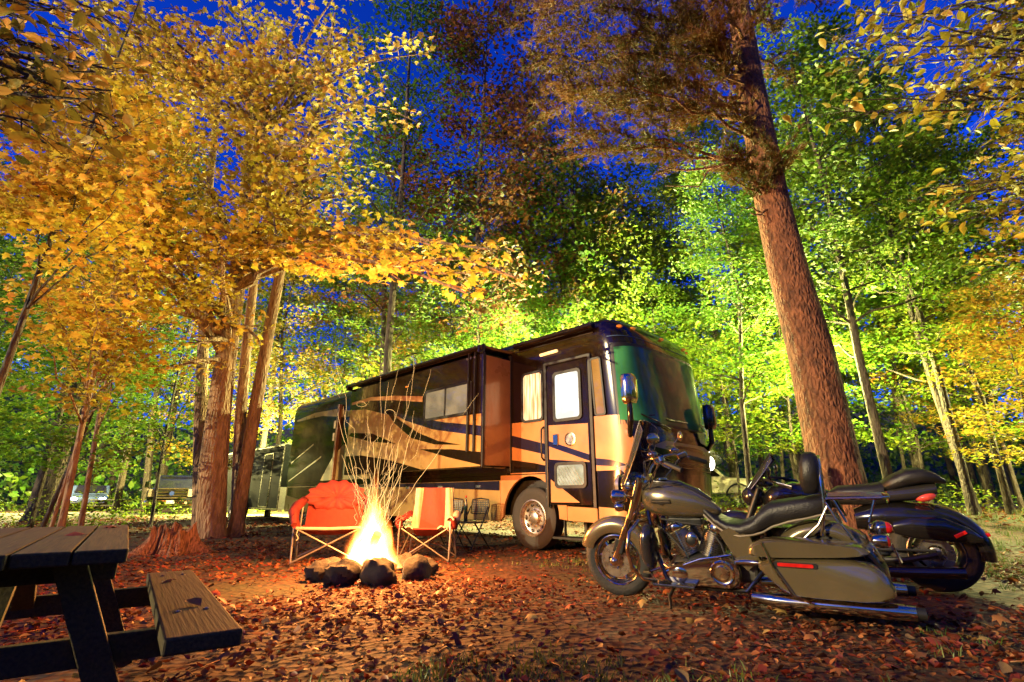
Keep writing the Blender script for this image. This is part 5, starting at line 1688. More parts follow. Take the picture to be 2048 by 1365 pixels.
# --- white pickup with camper shell, seen between windscreen and pine; side on, nose to the right and towards the camera
def old_camper(loc, rz):
    root = empty('camper_truck', loc, rz, 0, 'pale old truck with white camper roof between motorhome and pine', 'truck')
    cream = M('cream_paint', (.62, .55, .38), .35, 0, .1, 3, coat=.5)
    prof = [(-2.35, .50), (-2.38, .85), (-2.30, 1.02), (-1.15, 1.10), (-.55, 1.66), (2.4, 1.70), (2.6, 1.0), (2.6, .5)]
    MB().prism(prof, -.92, .92, lambda a, b, t: (t, a, b)).build('body', cream, root, bevel=.05)
    MB().prism([(-.75, 1.66), (-.95, 1.80), (-.75, 2.20), (2.5, 2.25), (2.6, 1.68)], -.95, .95, lambda a, b, t: (t, a, b)).build('camper_top', M('camper_white', (.75, .74, .68), .4), root, bevel=.06)
    for s in (-1, 1):
        MB().prism([(-.98, 1.14), (-.50, 1.58), (.30, 1.60), (.30, 1.14)], s * .921, s * .935, lambda a, b, t: (t, a, b)).build('side_window', black_gloss, root)
        MB().box((s * .66, -2.39, .86), (.34, .04, .22)).build('headlight', lens, root, bevel=.02)
        MB().box((s * .90, -2.30, .86), (.06, .14, .20)).build('indicator', amber, root, bevel=.01)
        car_wheel(root, s * .80, -1.55, .36, .22, s); car_wheel(root, s * .80, 1.6, .36, .22, s)
        MB().tube([(s * .93, -1.55 + .45 * math.cos(q), .40 + .45 * math.sin(q)) for q in [math.pi * k / 10 for k in range(11)]], .03, 6).build('wheel_arch', trim_black, root, True)
    MB().add([(-.80, -1.12, 1.14), (.80, -1.12, 1.14), (.74, -.60, 1.62), (-.74, -.60, 1.62)], [(0, 1, 2, 3)]).build('windscreen', wind_glass, root, loc=(0, -.012, .01))
    MB().box((0, -2.40, .86), (.95, .04, .22)).build('grille', trim_black, root, bevel=.02)
    MB().box((0, -2.46, .56), (1.86, .12, .16)).build('bumper', chrome, root, bevel=.02)
old_camper((7.6, 21.2, gh(7.6, 21.2)), R(62))

# --- distant car with its headlights on
def far_car(loc, rz):
    root = empty('parked_car', loc, rz, 0, 'distant car with bright bluish headlights behind the saplings', 'car')
    paint = M('far_car_blue', (.04, .06, .14), .25, 0, .2, 3, coat=1)
    MB().prism([(-2.1, .35), (-2.15, .70), (-1.0, .90), (-.35, 1.38), (1.0, 1.40), (1.7, .95), (2.1, .90), (2.1, .35)], -.86, .86, lambda a, b, t: (t, a, b)).build('body', paint, root, bevel=.08)
    MB().add([(-.72, -.98, .95), (.72, -.98, .95), (.64, -.40, 1.36), (-.64, -.40, 1.36)], [(0, 1, 2, 3)]).build('windscreen', black_gloss, root, loc=(0, -.02, .02))
    for s in (-1, 1):
        MB().ball((s * .62, -2.14, .64), (.15, .06, .09), 12, 8).build('headlight', emit_mat('car_lamp_glow', (.75, .85, 1), 30), root, True)
        car_wheel(root, s * .78, -1.35, .32, .2, s); car_wheel(root, s * .78, 1.35, .32, .2, s)
    l = bpy.data.lights.new('headlight_beam', 'SPOT'); l.energy = 500; l.color = (.75, .85, 1); l.spot_size = R(70); l.shadow_soft_size = .1
    o = bpy.data.objects.new('headlight_beam', l); COL.objects.link(o); o.parent = root
    o.location = (0, -2.3, .64); o.rotation_euler = (R(86), 0, R(180))
far_car((-24.8, 30.8, .1), R(38))
# ------------------------------------------------------------------ motorcycles (local: x forward, y left, z up, rear contact at 0)
silver_gold = M('champagne_pearl', (.30, .24, .13), .2, .75, .08, 4, coat=1, rvar=.04)
charcoal_p = M('charcoal_pearl', (.035, .032, .032), .18, .3, .15, 4, coat=1)
red_lens = M('red_lens', (.45, .01, .008), .12, 0, .3, 30, coat=1, emit=(1, .02, .01), estr=.12)
screen = glass_mat('clear_screen', (.80, .86, .80), .72)
engine_m = M('engine_cast', (.11, .105, .095), .4, .8, .3, 18)

def moto_wheel(parent, name, x, r, wd, rim_mat, spokes=9, disc=True, rimr=.66):
    w_ = empty(name, (x, 0, r)); w_.parent = parent
    h = wd / 2
    MB().lathe([(r * rimr, -h * .8), (r * .80, -h), (r * .93, -h * .85), (r * .985, -h * .45), (r, 0), (r * .985, h * .45), (r * .93, h * .85), (r * .80, h), (r * rimr, h * .8)], (0, 0, 0), (0, 1, 0), 48, True).build('tyre', black_rubber, w_, True, angle=60)
    MB().lathe([(r * (rimr + .02), -h * .86), (r * rimr, -h * .90), (r * (rimr - .07), -h * .6), (r * (rimr - .12), 0), (r * (rimr - .07), h * .6), (r * rimr, h * .90), (r * (rimr + .02), h * .86), (r * (rimr - .02), 0)], (0, 0, 0), (0, 1, 0), 48, True).build('rim', rim_mat, w_, True, angle=50)
    MB().lathe([(.03, -h), (.055, -h * .9), (.055, h * .9), (.03, h)], (0, 0, 0), (0, 1, 0), 20).build('hub', rim_mat, w_, True)
    for k in range(spokes):
        a = 2 * math.pi * k / spokes
        c, s = math.cos(a), math.sin(a)
        c2, s2 = math.cos(a + .16), math.sin(a + .16)
        q = r * (rimr - .08)
        MB().tube([(c * .045, 0, s * .045), (c * q * .5, 0, s * q * .5), (c2 * q, 0, s2 * q)], [.016, .011, .017], 6).build('spoke', rim_mat, w_, True)
    if disc:
        for s in (-1, 1):
            MB().lathe([(.075, s * (h + .006)), (.145, s * (h + .006)), (.145, s * (h + .011)), (.075, s * (h + .011))], (0, 0, 0), (0, 1, 0), 32, True).build('brake_disc', steel, w_, True)
    return w_

def fender(parent, x, zc, r, a0, a1, w0, mat, skirt=.07, n=26, name='fender', tip=.6):
    rings = []
    for i in range(n):
        t = i / (n - 1)
        a = R(a0 + (a1 - a0) * t)
        k = 1 - tip * max(0, 1 - t / .16) ** 2 * .55 - tip * max(0, (t - .9) / .1) ** 2 * .3
        prof = [(-w0 * k, -skirt), (-w0 * k * 1.02, -skirt * .35), (-w0 * k * .85, .005), (-w0 * k * .4, .028), (0, .034), (w0 * k * .4, .028), (w0 * k * .85, .005), (w0 * k * 1.02, -skirt * .35), (w0 * k, -skirt)]
        inner = [(p * .93, q - .008) for p, q in reversed(prof)]
        rings.append([Vector((x + (r + q) * math.cos(a), p, zc + (r + q) * math.sin(a))) for p, q in prof + inner])
    return MB().loft(rings).build(name, mat, parent, True, angle=50)

def text_badge(parent, txt, loc, rot, size, mat, name='lettering'):
    cu = bpy.data.curves.new(name, 'FONT')
    cu.body = txt; cu.size = size; cu.extrude = .0012; cu.align_x = 'CENTER'; cu.align_y = 'CENTER'
    tmp = bpy.data.objects.new(name, cu)
    me = bpy.data.meshes.new_from_object(tmp)
    bpy.data.objects.remove(tmp)
    me.materials.clear(); me.materials.append(mat)
    o = bpy.data.objects.new(name, me); COL.objects.link(o)
    o.parent = parent; o.location = loc; o.rotation_euler = rot
    return o

def mirror_y(pts):
    return [(p[0], -p[1], p[2]) for p in pts]

bike = empty('motorcycle', (2.42, 4.22, .0), math.atan2(.92, -1.42), R(-7), 'silver-gold touring motorcycle with clear windscreen and hard saddlebags', 'motorcycle', 'parked motorcycles')
AX, WR = 1.66, .325
fw = moto_wheel(bike, 'front_wheel', AX, WR, .13, chrome)
rw = moto_wheel(bike, 'rear_wheel', -.02, WR, .16, chrome)
fender(bike, AX, WR, WR + .025, 18, 168, .088, silver_gold, .10, name='front_fender')
fender(bike, -.02, WR, WR + .03, 30, 205, .105, silver_gold, .06, name='rear_fender', tip=.2)
# fork and headlamp assembly
for s in (-1, 1):
    MB().tube([(AX, s * .105, WR), (1.52, s * .105, .62)], [.032, .034], 12).tube([(1.53, s * .105, .60), (1.34, s * .105, 1.06)], .024, 12).build('fork_leg', chrome, bike, True)
    MB().tube([(1.46, s * .10, .70), (1.34, s * .10, 1.03)], [.046, .05], 12).build('fork_cover', chrome, bike, True)
    MB().lathe([(.04, 0), (.03, .012), (.001, .02)], (AX, s * .13, WR), (0, s, 0), 14).build('axle_cap', chrome, bike, True)
    MB().box((1.60, s * .115, .46), (.10, .035, .13), (0, R(-20), 0)).build('brake_calliper', dark_metal, bike, bevel=.012)
nac = MB().ball((1.44, 0, .985), (.15, .125, .125), 22, 14).build('headlamp_nacelle', chrome, bike, True)
MB().lathe([(.105, 0), (.10, .03), (.06, .055), (.001, .06)], (1.555, 0, .985), (1, 0, 0), 24).build('lamp_glass', lens, nac, True)
MB().tube([(1.50, -.26, .90), (1.52, 0, .885), (1.50, .26, .90)], .016, 8).build('lamp_bar', chrome, bike, True)
for s in (-1, 1):
    MB().lathe([(.001, -.10), (.045, -.085), (.066, -.02), (.068, .02), (.055, .035), (.001, .045)], (1.545, s * .20, .905), (1, 0, 0), 20).build('passing_lamp', chrome, bike, True)
    MB().lathe([(.001, -.06), (.03, -.05), (.042, 0), (.035, .025), (.001, .03)], (1.52, s * .235, .82), (1, 0, 0), 16).build('turn_signal', chrome, bike, True)
    MB().lathe([(.034, .026), (.001, .036)], (1.52, s * .235, .82), (1, 0, 0), 16).build('signal_lens', amber, bike, True)
MB().tube([(1.40, .05, .70), (1.45, .12, .78), (1.44, .10, .90)], .012, 8).tube([(1.40, -.05, .70), (1.45, -.12, .78), (1.44, -.10, .90)], .012, 8).build('brake_line', chrome, bike, True)
MB().box((1.42, 0, .74), (.07, .22, .05)).build('fork_bridge', chrome, bike, bevel=.015)
# windscreen
def wsf(u, v):
    wdt = .27 * (1 - .35 * max(0, v - .55) ** 1.3 - .10 * max(0, .3 - v))
    y = (2 * u - 1) * wdt
    x = 1.53 - .23 * v - .34 * y * y / .07 * .30
    return Vector((x, y, 1.02 + .56 * v - .10 * (abs(2 * u - 1) ** 3) * v))
sheet(wsf, 16, 14, .005).build('windscreen', screen, bike, True, angle=60)
MB().tube([wsf(u / 14, .30) + Vector((.006, 0, 0)) for u in range(15)], .008, 6).build('screen_trim', chrome, bike, True)
MB().tube([wsf(0, v / 12) for v in range(13)] + [wsf(u / 12, 1) for u in range(1, 13)] + [wsf(1, 1 - v / 12) for v in range(1, 13)], .004, 6).build('screen_edge', steel, bike, True)
for s in (0, 1):
    MB().tube([wsf(s, .12), Vector((1.42, (s - .5) * .24, 1.02)), Vector((1.38, (s - .5) * .22, .98))], .008, 6).build('screen_bracket', chrome, bike, True)
# handlebar, grips, levers, mirrors
for s in (-1, 1):
    MB().tube([(1.30, s * .04, 1.07), (1.29, s * .09, 1.13), (1.24, s * .22, 1.22), (1.12, s * .34, 1.24), (.98, s * .41, 1.19), (.92, s * .43, 1.17)], .0135, 10).build('handlebar', chrome, bike, True)
    MB().tube([(1.00, s * .40, 1.20), (.86, s * .455, 1.145)], .021, 12).build('grip', M('grip_black', (.02, .018, .016), .6, 0, .3), bike, True)
    MB().box((1.06, s * .375, 1.225), (.10, .06, .06), (0, R(15), s * R(-30))).build('switch_housing', chrome, bike, bevel=.015)
    MB().ball((1.12, s * .345, 1.275), (.05, .035, .025), 12, 8).build('fluid_reservoir', chrome, bike, True)
    MB().tube([(1.08, s * .40, 1.23), (1.06, s * .45, 1.22), (.94, s * .49, 1.16)], [.011, .009, .007], 8).build('lever', chrome, bike, True)
    MB().tube([(1.10, s * .36, 1.25), (1.13, s * .40, 1.33), (1.09, s * .43, 1.385)], .007, 8).build('mirror_stem', chrome, bike, True)
    m_ = MB().ball((1.07, s * .435, 1.405), (.022, .075, .05), 18, 10, rot=(0, 0, s * R(-25))).build('mirror', chrome, bike, True)
    MB().tube([(1.05, s * .37, 1.20), (1.20, s * .28, 1.05), (1.34, s * .1, .95)], .006, 6).build('cable', black_plastic, bike, True)
    MB().tube([(1.08, s * .35, 1.20), (1.16, s * .24, 1.08), (1.30, s * .08, .90)], .005, 6).build('cable', steel, bike, True)
MB().tube([(1.30, -.05, 1.06), (1.30, .05, 1.06)], .035, 12).box((1.30, 0, 1.02), (.07, .12, .08)).build('riser', chrome, bike, True)
# tank
def oval(x, zc, hw, hh, n=24, p=.85, tilt=0):
    return [Vector((x + tilt * math.sin(q), hw * math.copysign(abs(math.cos(q)) ** p, math.cos(q)), zc + hh * math.copysign(abs(math.sin(q)) ** p, math.sin(q)))) for q in [2 * math.pi * k / n for k in range(n)]]
secs = [(1.375, .90, .02, .03), (1.36, .89, .09, .085), (1.31, .875, .135, .125), (1.22, .868, .165, .148), (1.10, .86, .172, .152), (.98, .845, .158, .14), (.87, .82, .125, .112), (.78, .79, .085, .078), (.72, .77, .05, .045), (.69, .765, .02, .02)]
tank = MB().loft([oval(*q) for q in secs]).build('fuel_tank', silver_gold, bike, True, angle=70)
MB().loft([oval(x, z, w_, h) for x, z, w_, h in ((1.33, 1.005, .03, .012), (1.22, 1.02, .055, .022), (1.02, 1.0, .055, .024), (.86, .93, .04, .02), (.76, .86, .02, .012))]).build('console', charcoal_p, tank, True)
MB().lathe([(.05, 0), (.048, .014), (.03, .02), (.001, .021)], (1.16, .03, 1.036), (0, 0, 1), 20).build('gauge', chrome, tank, True)
bd = MB().prism([(-.085, -.016), (-.03, -.02), (0, -.036), (.03, -.02), (.085, -.016), (.08, .018), (-.08, .018)], 0, .006, lambda a, b, t: (1.15 - a, .1715 + t + .0 * b, .862 + b)).build('tank_badge', M('badge_dark', (.03, .022, .016), .3, .4), tank, bevel=.002)
text_badge(bd, 'HARLEY-DAVIDSON', (1.15, .1785, .863), (R(90), 0, R(180)), .017, M('badge_letters', (.75, .6, .4), .25, .8))
# seat, backrest, rack
prof = [(.86, .855, .80, .055), (.82, .815, .735, .10), (.74, .745, .66, .135), (.64, .695, .60, .17), (.54, .685, .585, .185), (.44, .725, .60, .185), (.37, .80, .62, .165), (.30, .845, .66, .15), (.18, .865, .70, .145), (.04, .885, .73, .14), (-.07, .90, .76, .125), (-.12, .885, .79, .09)]
MB().loft([oval(x, (a + b_) / 2, w_, (a - b_) / 2, 20, .6) for x, a, b_, w_ in prof]).build('seat', leather, bike, True, angle=60)
MB().tube([(x, .97 * w_, b_ + .012) for x, a, b_, w_ in prof[1:-1]], .008, 6).build('seat_piping', M('piping', (.22, .17, .11), .5), bike, True)
back = [(0, .90, .05, .06), (.0, .98, .035, .0)]
MB().loft([[Vector((.0 - .08 * (zz - .9) + .062 * d_ * math.copysign(abs(math.sin(q)) ** .6, math.sin(q)), wv * math.copysign(abs(math.cos(q)) ** .6, math.cos(q)), zz)) for q in [2 * math.pi * k / 20 for k in range(20)]] for zz, wv, d_ in ((.905, .03, .3), (.915, .09, .8), (.97, .135, 1.1), (1.06, .155, 1.2), (1.15, .145, 1.1), (1.21, .10, .8), (1.225, .03, .3))]).build('backrest', leather, bike, True, angle=60)
sb = [(-.03, .155, .62), (-.08, .15, .84), (-.085, .11, 1.05), (-.09, .07, 1.17), (-.09, 0, 1.19)]
MB().tube(sb + [(p[0], -p[1], p[2]) for p in reversed(sb[:-1])], .011, 8).build('backrest_bar', chrome, bike, True)
MB().tube([(.12, .17, .57), (-.02, .165, .70), (-.10, .155, .84)], .010, 8).tube([(-.22, .17, .60), (-.14, .165, .74), (-.09, .155, .86)], .010, 8).tube([(.12, -.17, .57), (-.02, -.165, .70), (-.10, -.155, .84)], .010, 8).build('docking_bar', chrome, bike, True)
rk = MB()
rk.tube([(-.10, .135, .885), (-.44, .13, .89), (-.485, .08, .89), (-.485, -.08, .89), (-.44, -.13, .89), (-.10, -.135, .885)], .011, 8, closed=True)
for y in (-.085, -.042, 0, .042, .085):
    rk.tube([(-.11, y, .897), (-.45, y, .899)], .008, 6)
rk.tube([(-.12, -.13, .878), (-.12, .13, .878)], .008, 6).tube([(-.40, -.13, .88), (-.40, .13, .88)], .008, 6)
rk.tube([(-.14, .13, .88), (-.20, .14, .72)], .009, 6).tube([(-.40, .12, .88), (-.34, .13, .72)], .009, 6).tube([(-.14, -.13, .88), (-.20, -.14, .72)], .009, 6)
rk.build('luggage_rack', chrome, bike, True)
# saddlebags
def bag(s):
    def shell(poly, name, mat, y0=.205, y1=.385, parent=bike):
        n = len(poly)
        cx = sum(p[0] for p in poly) / n; cz = sum(p[1] for p in poly) / n
        rings = []
        for y, k in ((y0, .96), (y0 + .03, 1.0), (y1 - .05, 1.0), (y1 - .015, .965), (y1, .90)):
            rings.append([Vector((cx + (p[0] - cx) * k, s * y, cz + (p[1] - cz) * k)) for p in (poly if s > 0 else list(reversed(poly)))])
        return MB().loft(rings).build(name, mat, parent, True, angle=38, bevel=.0)
    def rounded(poly, it=2):
        for _ in range(it):
            q = []
            for i in range(len(poly)):
                a, b_ = poly[i], poly[(i + 1) % len(poly)]
                q += [(a[0] * .8 + b_[0] * .2, a[1] * .8 + b_[1] * .2), (a[0] * .2 + b_[0] * .8, a[1] * .2 + b_[1] * .8)]
            poly = q
        return poly
    body = shell(rounded([(.47, .47), (-.31, .515), (-.46, .235), (.18, .225), (.30, .28)]), 'saddlebag', silver_gold)
    shell(rounded([(.48, .478), (.46, .575), (.30, .62), (-.26, .60), (-.33, .525)]), 'saddlebag_lid', silver_gold, .20, .388, body)
    MB().prism(rrect(.02, .30, .435, .472, .012), s * .384, s * .394, lambda a, b, t: (a, t, b)).build('reflector_frame', trim_black, body)
    MB().prism(rrect(.045, .275, .442, .466, .008), s * .390, s * .400, lambda a, b, t: (a, t, b)).build('reflector', red_lens, body)
    MB().tube([(.36, s * .39, .60), (.31, s * .405, .44), (.20, s * .40, .25), (.10, s * .36, .20)], .011, 8).build('bag_guard', chrome, bike, True)
    MB().box((-.335, s * .30, .555), (.012, .09, .03), (0, R(28), 0)).build('lid_latch', chrome, body, bevel=.004)
    MB().tube([(.50, s * .225, .165), (.30, s * .27, .165), (-.40, s * .275, .17), (-.50, s * .275, .17)], [.035, .052, .052, .046], 18).build('muffler', chrome, bike, True)
    MB().lathe([(.046, 0), (.040, -.012), (.036, .05)], (-.502, s * .275, .17), (-1, 0, 0), 18).build('muffler_tip', black_plastic, bike, True)
bag(1); bag(-1)
# side cover, frame, engine
for s in (-1, 1):
    MB().loft([[Vector((x, s * (y + b_), z)) for x, z in ((.70, .62), (.62, .66), (.47, .60), (.42, .42), (.52, .34), (.60, .42))] for y, b_ in ((.13, 0), (.17, .01), (.18, .0))]).build('side_cover', silver_gold, bike, True, angle=50)
    MB().tube([(1.33, s * .04, .92), (1.30, s * .10, .72), (1.24, s * .14, .40), (1.18, s * .15, .22), (1.0, s * .15, .17), (.55, s * .15, .18), (.40, s * .14, .35), (.38, s * .13, .60)], .019, 8).build('frame_tube', black_gloss, bike, True)
    MB().tube([(1.30, s * .08, .70), (1.36, s * .22, .70), (1.41, s * .335, .62), (1.43, s * .36, .48), (1.41, s * .35, .34), (1.34, s * .28, .24), (1.20, s * .16, .20)], .017, 10).build('engine_guard', chrome, bike, True)
    MB().loft([[Vector((1.27 + .02 * math.cos(q), s * (.235 + .085 * math.cos(q) * k), .50 + .19 * math.sin(q) * k)) + Vector((dx, 0, 0)) for q in [2 * math.pi * i / 20 for i in range(20)]] for dx, k in ((-.04, .6), (-.02, .95), (.02, 1.0), (.05, .8), (.06, .3))]).build('leg_shield', charcoal_p, bike, True, angle=60)
    fb = MB().prism([(-.17, -.055), (.17, -.045), (.20, 0), (.17, .06), (-.17, .06)], 0, .022, lambda a, b, t: (1.08 + a, s * .275 + b, .205 + t)).build('floorboard', charcoal_p, bike, bevel=.006)
    MB().tube([(1.24, s * .28, .235), (1.29, s * .27, .30), (1.20, s * .24, .33)], .008, 8).box((1.30, s * .28, .305), (.05, .07, .02)).build('pedal', chrome, bike)
MB().ball((.92, 0, .30), (.26, .14, .13), 20, 12).build('crankcase', engine_m, bike, True)
MB().box((.60, 0, .33), (.30, .26, .20)).build('gearbox', engine_m, bike, bevel=.03)
for sg, base in ((1, (.99, 0, .40)), (-1, (.83, 0, .40))):
    ax = Vector((sg * math.sin(R(24)), 0, math.cos(R(24))))
    b0 = Vector(base)
    cyl = MB()
    pf = []
    for k in range(13):
        h0 = .012 + .0165 * k
        rr_ = .105 if k < 8 else .112
        pf += [(.078, h0 - .004), (rr_, h0 - .0035), (rr_, h0 + .0015), (.078, h0 + .002)]
    cyl.lathe(pf, b0, ax, 28)
    c_ = cyl.build('cylinder', steel, bike, True, angle=30)
    MB().lathe([(.10, 0), (.105, .02), (.095, .05), (.06, .07), (.001, .075)], b0 + ax * .225, ax, 22).build('rocker_cover', chrome, c_, True)
    for s in (-1, 1):
        MB().tube([b0 + Vector((0, s * .10, -.02)), b0 + ax * .22 + Vector((0, s * .085, 0))], .011, 8).build('pushrod_tube', chrome, c_, True)
hn = MB().ball((.93, .155, .545), (.055, .028, .072), 18, 12).build('horn_cover', M('brass_chrome', (.75, .62, .38), .12, 1, .1), bike, True)
MB().lathe([(.035, 0), (.035, .008), (.02, .012)], (.93, .182, .545), (0, 1, 0), 16).build('horn_emblem', dark_metal, hn, True)
# primary cover with derby disc
pr = []
for y, k in ((.15, .9), (.17, 1.0), (.215, 1.0), (.235, .9), (.238, .7)):
    ring = []
    for i in range(40):
        q = 2 * math.pi * i / 40
        c, s = math.cos(q), math.sin(q)
        if c < 0: ring.append(Vector((.69 + .125 * k * c, y, .325 + .125 * k * s)))
        else: ring.append(Vector((1.06 + .085 * k * c, y, .285 + .085 * k * s)))
    pr.append(ring)
pc = MB().loft(pr).build('primary_cover', chrome, bike, True, angle=40)
MB().lathe([(.095, 0), (.095, .014), (.085, .022), (.075, .014), (.06, .014), (.05, .024), (.001, .026)], (.70, .238, .325), (0, 1, 0), 30).build('derby_cover', M('brass_chrome', (.75, .62, .38), .12, 1), pc, True)
MB().lathe([(.06, 0), (.06, .012), (.045, .018), (.001, .019)], (1.04, .238, .285), (0, 1, 0), 24).build('inspection_cover', chrome, pc, True)
for k in range(8):
    a = 2 * math.pi * k / 8
    MB().lathe([(.006, 0), (.006, .012)], (.70 + .108 * math.cos(a), .236, .325 + .108 * math.sin(a)), (0, 1, 0), 6).build('cover_bolt', chrome, pc)
MB().tube([(1.16, .21, .30), (.86, .245, .42), (.62, .22, .46)], .009, 8).build('shift_rod', chrome, bike, True)
MB().tube([(.62, .19, .40), (.52, .24, .42), (.42, .25, .42)], .02, 10).build('passenger_peg', chrome, bike, True)
MB().tube([(1.02, -.13, .44), (1.14, -.18, .40), (1.10, -.2, .22), (.6, -.22, .17)], .028, 12).tube([(.80, -.13, .46), (.72, -.19, .42), (.66, -.21, .25), (.5, -.22, .17)], .028, 12).build('exhaust_pipe', chrome, bike, True)
MB().lathe([(.10, 0), (.10, .05), (.08, .07), (.001, .075)], (.91, -.13, .58), (0, -1, 0), 24).build('air_cleaner', chrome, bike, True)
MB().tube([(1.13, .13, .16), (1.16, .21, .10), (1.13, .30, .036)], [.014, .015, .012], 10).build('kickstand', dark_metal, bike, True)
for (a, b_, c_) in [((1.28, .03, .66), (1.12, .10, .56), (1.02, .14, .46)), ((1.2, .06, .70), (1.0, .12, .68), (.85, .1, .66)), ((.78, .08, .62), (.70, .14, .52), (.68, .15, .44))]:
    MB().tube([a, b_, c_], .009, 8).build('hose', black_rubber, bike, True)
MB().box((1.0, 0, .68), (.30, .10, .06)).build('intake', dark_metal, bike, bevel=.015)
# tail
tb = MB().tube([(-.37, -.24, .615), (-.39, 0, .62), (-.37, .24, .615)], .018, 10).build('signal_bar', chrome, bike, True)
for s in (-1, 1):
    MB().lathe([(.001, -.07), (.035, -.06), (.048, -.01), (.044, .02)], (-.40, s * .245, .615), (-1, 0, 0), 18).build('turn_signal', chrome, tb, True)
    MB().lathe([(.043, .02), (.03, .035), (.001, .04)], (-.40, s * .245, .615), (-1, 0, 0), 18).build('signal_lens', red_lens, tb, True)
MB().ball((-.405, 0, .665), (.06, .062, .05), 16, 10).build('tail_lamp', chrome, bike, True)
MB().ball((-.435, 0, .665), (.045, .052, .042), 16, 10).build('tail_lens', red_lens, bike, True)
MB().box((-.465, 0, .50), (.012, .19, .12), (0, R(22), 0)).build('number_plate', M('plate_pale', (.45, .42, .30), .4, 0, .25, 20), bike, bevel=.004)
MB().tube([(-.475, -.10, .44), (-.452, -.10, .565), (-.452, .10, .565), (-.475, .10, .44)], .006, 6, closed=True).build('plate_frame', chrome, bike, True)

# ---------------------------------------------------------------- second motorcycle, dark full-dress tourer
b2 = empty('motorcycle', (4.12, 5.36, .0), math.atan2(.536, -.844), R(-5), 'large black touring motorcycle with wide rear tyre parked behind the silver one', 'motorcycle', 'parked motorcycles')
blackp = M('bike_black', (.010, .009, .009), .15, .1, .2, 4, coat=1)
moto_wheel(b2, 'front_wheel', 1.72, .33, .14, dark_metal, 7)
moto_wheel(b2, 'rear_wheel', -.05, .365, .24, M('alloy_dull', (.30, .27, .22), .3, .8), 5, True, .60)
fender(b2, 1.72, .33, .36, 20, 165, .095, blackp, .10, name='front_fender')
fender(b2, -.05, .365, .42, 62, 188, .145, blackp, .09, name='rear_fender', tip=.3)
MB().loft([oval(x, z, w_, h, 20, .8) for x, z, w_, h in ((.55, .66, .16, .10), (.40, .68, .21, .14), (.15, .69, .235, .15), (-.08, .68, .215, .13), (-.25, .60, .17, .11), (-.42, .54, .10, .05))]).build('tail_body', blackp, b2, True, angle=60)
MB().loft([oval(x, z, w_, h, 22, .8) for x, z, w_, h in ((1.40, .84, .07, .06), (1.30, .87, .15, .12), (1.08, .90, .18, .14), (.85, .88, .15, .12), (.70, .84, .09, .08))]).build('fuel_tank', blackp, b2, True, angle=60)
MB().loft([oval(x, (a + c) / 2, w_, (a - c) / 2, 20, .65) for x, a, c, w_ in ((.80, .90, .82, .08), (.66, .99, .80, .15), (.50, 1.0, .80, .19), (.36, 1.01, .80, .19), (.26, 1.03, .80, .17))]).build('rider_seat', leather, b2, True, angle=60)
MB().loft([oval(x, (a + c) / 2, w_, (a - c) / 2, 20, .65) for x, a, c, w_ in ((.27, 1.03, .93, .14), (.18, 1.09, .95, .19), (.06, 1.15, .98, .20), (-.06, 1.165, 1.01, .19), (-.17, 1.12, 1.01, .16), (-.25, 1.05, 1.0, .09))]).build('passenger_seat', leather, b2, True, angle=60)
MB().loft([oval(x, z, w_, h, 20, .8) for x, z, w_, h in ((.24, .90, .19, .07), (.05, .92, .20, .08), (-.16, .96, .15, .06))]).build('seat_base', charcoal_p, b2, True, angle=60)
MB().ball((-.06, .12, .885), (.09, .07, .042), 14, 10, rot=(0, R(12), 0)).build('tail_lamp', M('red_lens_bright', (.55, .06, .04), .12, 0, .3, 30, coat=1, emit=(1, .06, .03), estr=.15), b2, True)
MB().ball((-.06, -.12, .885), (.09, .07, .042), 14, 10, rot=(0, R(12), 0)).build('tail_lamp', red_lens, b2, True)
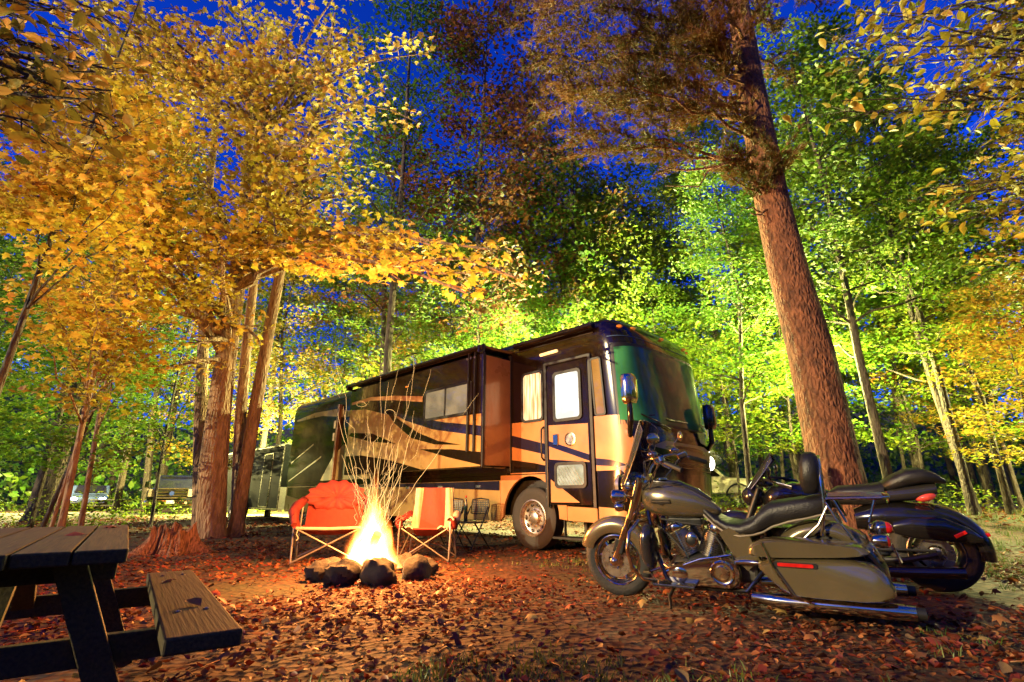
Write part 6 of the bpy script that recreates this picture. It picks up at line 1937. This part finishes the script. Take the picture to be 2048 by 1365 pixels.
for s in (-1, 1):
    MB().loft([oval(x, z, w_, h, 18, .8) for x, z, w_, h in ((.25, .60, .03, .05), (.10, .61, .06, .10), (-.15, .60, .07, .11), (-.32, .55, .05, .07), (-.40, .52, .02, .02))]).build('side_case', blackp, b2, True, angle=60, loc=(0, s * .23, 0))
    MB().box((-.24, s * .30, .57), (.10, .015, .03), (0, R(28), 0)).build('reflector', red_lens, b2, bevel=.005)
    MB().tube([(.62, s * .14, .28), (.2, s * .17, .30), (-.05, s * .18, .365)], [.03, .026, .03], 8).tube([(.55, s * .14, .38), (-.05, s * .18, .40)], .014, 6).build('swing_arm', dark_metal, b2, True)
    MB().tube([(.60, s * .24, .20), (.3, s * .26, .20), (-.22, s * .27, .23)], [.035, .05, .05], 16).build('muffler', black_gloss, b2, True)
    MB().tube([(1.72, s * .11, .33), (1.42, s * .11, .98)], .03, 10).build('fork_leg', dark_metal, b2, True)
    MB().tube([(1.38, s * .05, 1.02), (1.34, s * .2, 1.08), (1.22, s * .36, 1.06), (1.12, s * .42, 1.02)], .014, 8).build('handlebar', dark_metal, b2, True)
    MB().tube([(1.20, s * .375, 1.055), (1.06, s * .43, 1.0)], .021, 10).build('grip', black_rubber, b2, True)
    MB().tube([(1.24, s * .36, 1.07), (1.20, s * .43, 1.06), (1.06, s * .47, 1.02)], .008, 6).build('lever', steel, b2, True)
    MB().tube([(1.26, s * .34, 1.08), (1.28, s * .38, 1.15)], .007, 6).ball((1.26, s * .40, 1.18), (.02, .075, .045), 14, 8).build('mirror', black_gloss, b2, True)
    MB().loft([[Vector((x, s * y, z)) for x, z in ((1.15, .74), (.70, .70), (.62, .40), (.80, .22), (1.15, .22), (1.28, .42))] for y in (.08, .17, .19)]).build('engine_side', engine_m, b2, True, angle=40, bevel=.02)
    MB().tube([(1.30, s * .10, .70), (1.40, s * .3, .62), (1.42, s * .33, .42), (1.30, s * .2, .24)], .016, 8).build('engine_guard', steel, b2, True)
    MB().box((.95, s * .30, .27), (.28, .10, .02)).build('floorboard', dark_metal, b2, bevel=.005)
MB().ball((1.50, 0, .88), (.13, .12, .12), 18, 12).build('headlamp', black_gloss, b2, True)
MB().ball((1.36, 0, 1.02), (.09, .10, .04), 14, 8).build('instrument_pod', black_gloss, b2, True)
def ws2(u, v):
    y = (2 * u - 1) * .24 * (1 - .3 * v * v)
    return Vector((1.55 - .28 * v - 1.1 * y * y, y, .98 + .38 * v - .08 * abs(2 * u - 1) ** 3 * v))
sheet(ws2, 12, 10, .005).build('windscreen', screen, b2, True, angle=60)
MB().tube([ws2(0, v / 10) for v in range(11)] + [ws2(u / 10, 1) for u in range(1, 11)] + [ws2(1, 1 - v / 10) for v in range(1, 11)], .0035, 6).build('screen_edge', steel, b2, True)
MB().box((-.45, 0, .415), (.012, .20, .13), (0, R(15), 0)).build('number_plate', M('plate_pale', (.45, .42, .30), .4), b2, bevel=.004)
MB().box((-.46, 0, .535), (.06, .12, .035), (0, R(15), 0)).build('fender_lamp', red_lens, b2, bevel=.01)
MB().box((.95, 0, .45), (.5, .20, .4)).build('engine_block', engine_m, b2, bevel=.04)
MB().tube([(.9, .15, .15), (.92, .3, .0)], .013, 8).build('kickstand', dark_metal, b2, True)
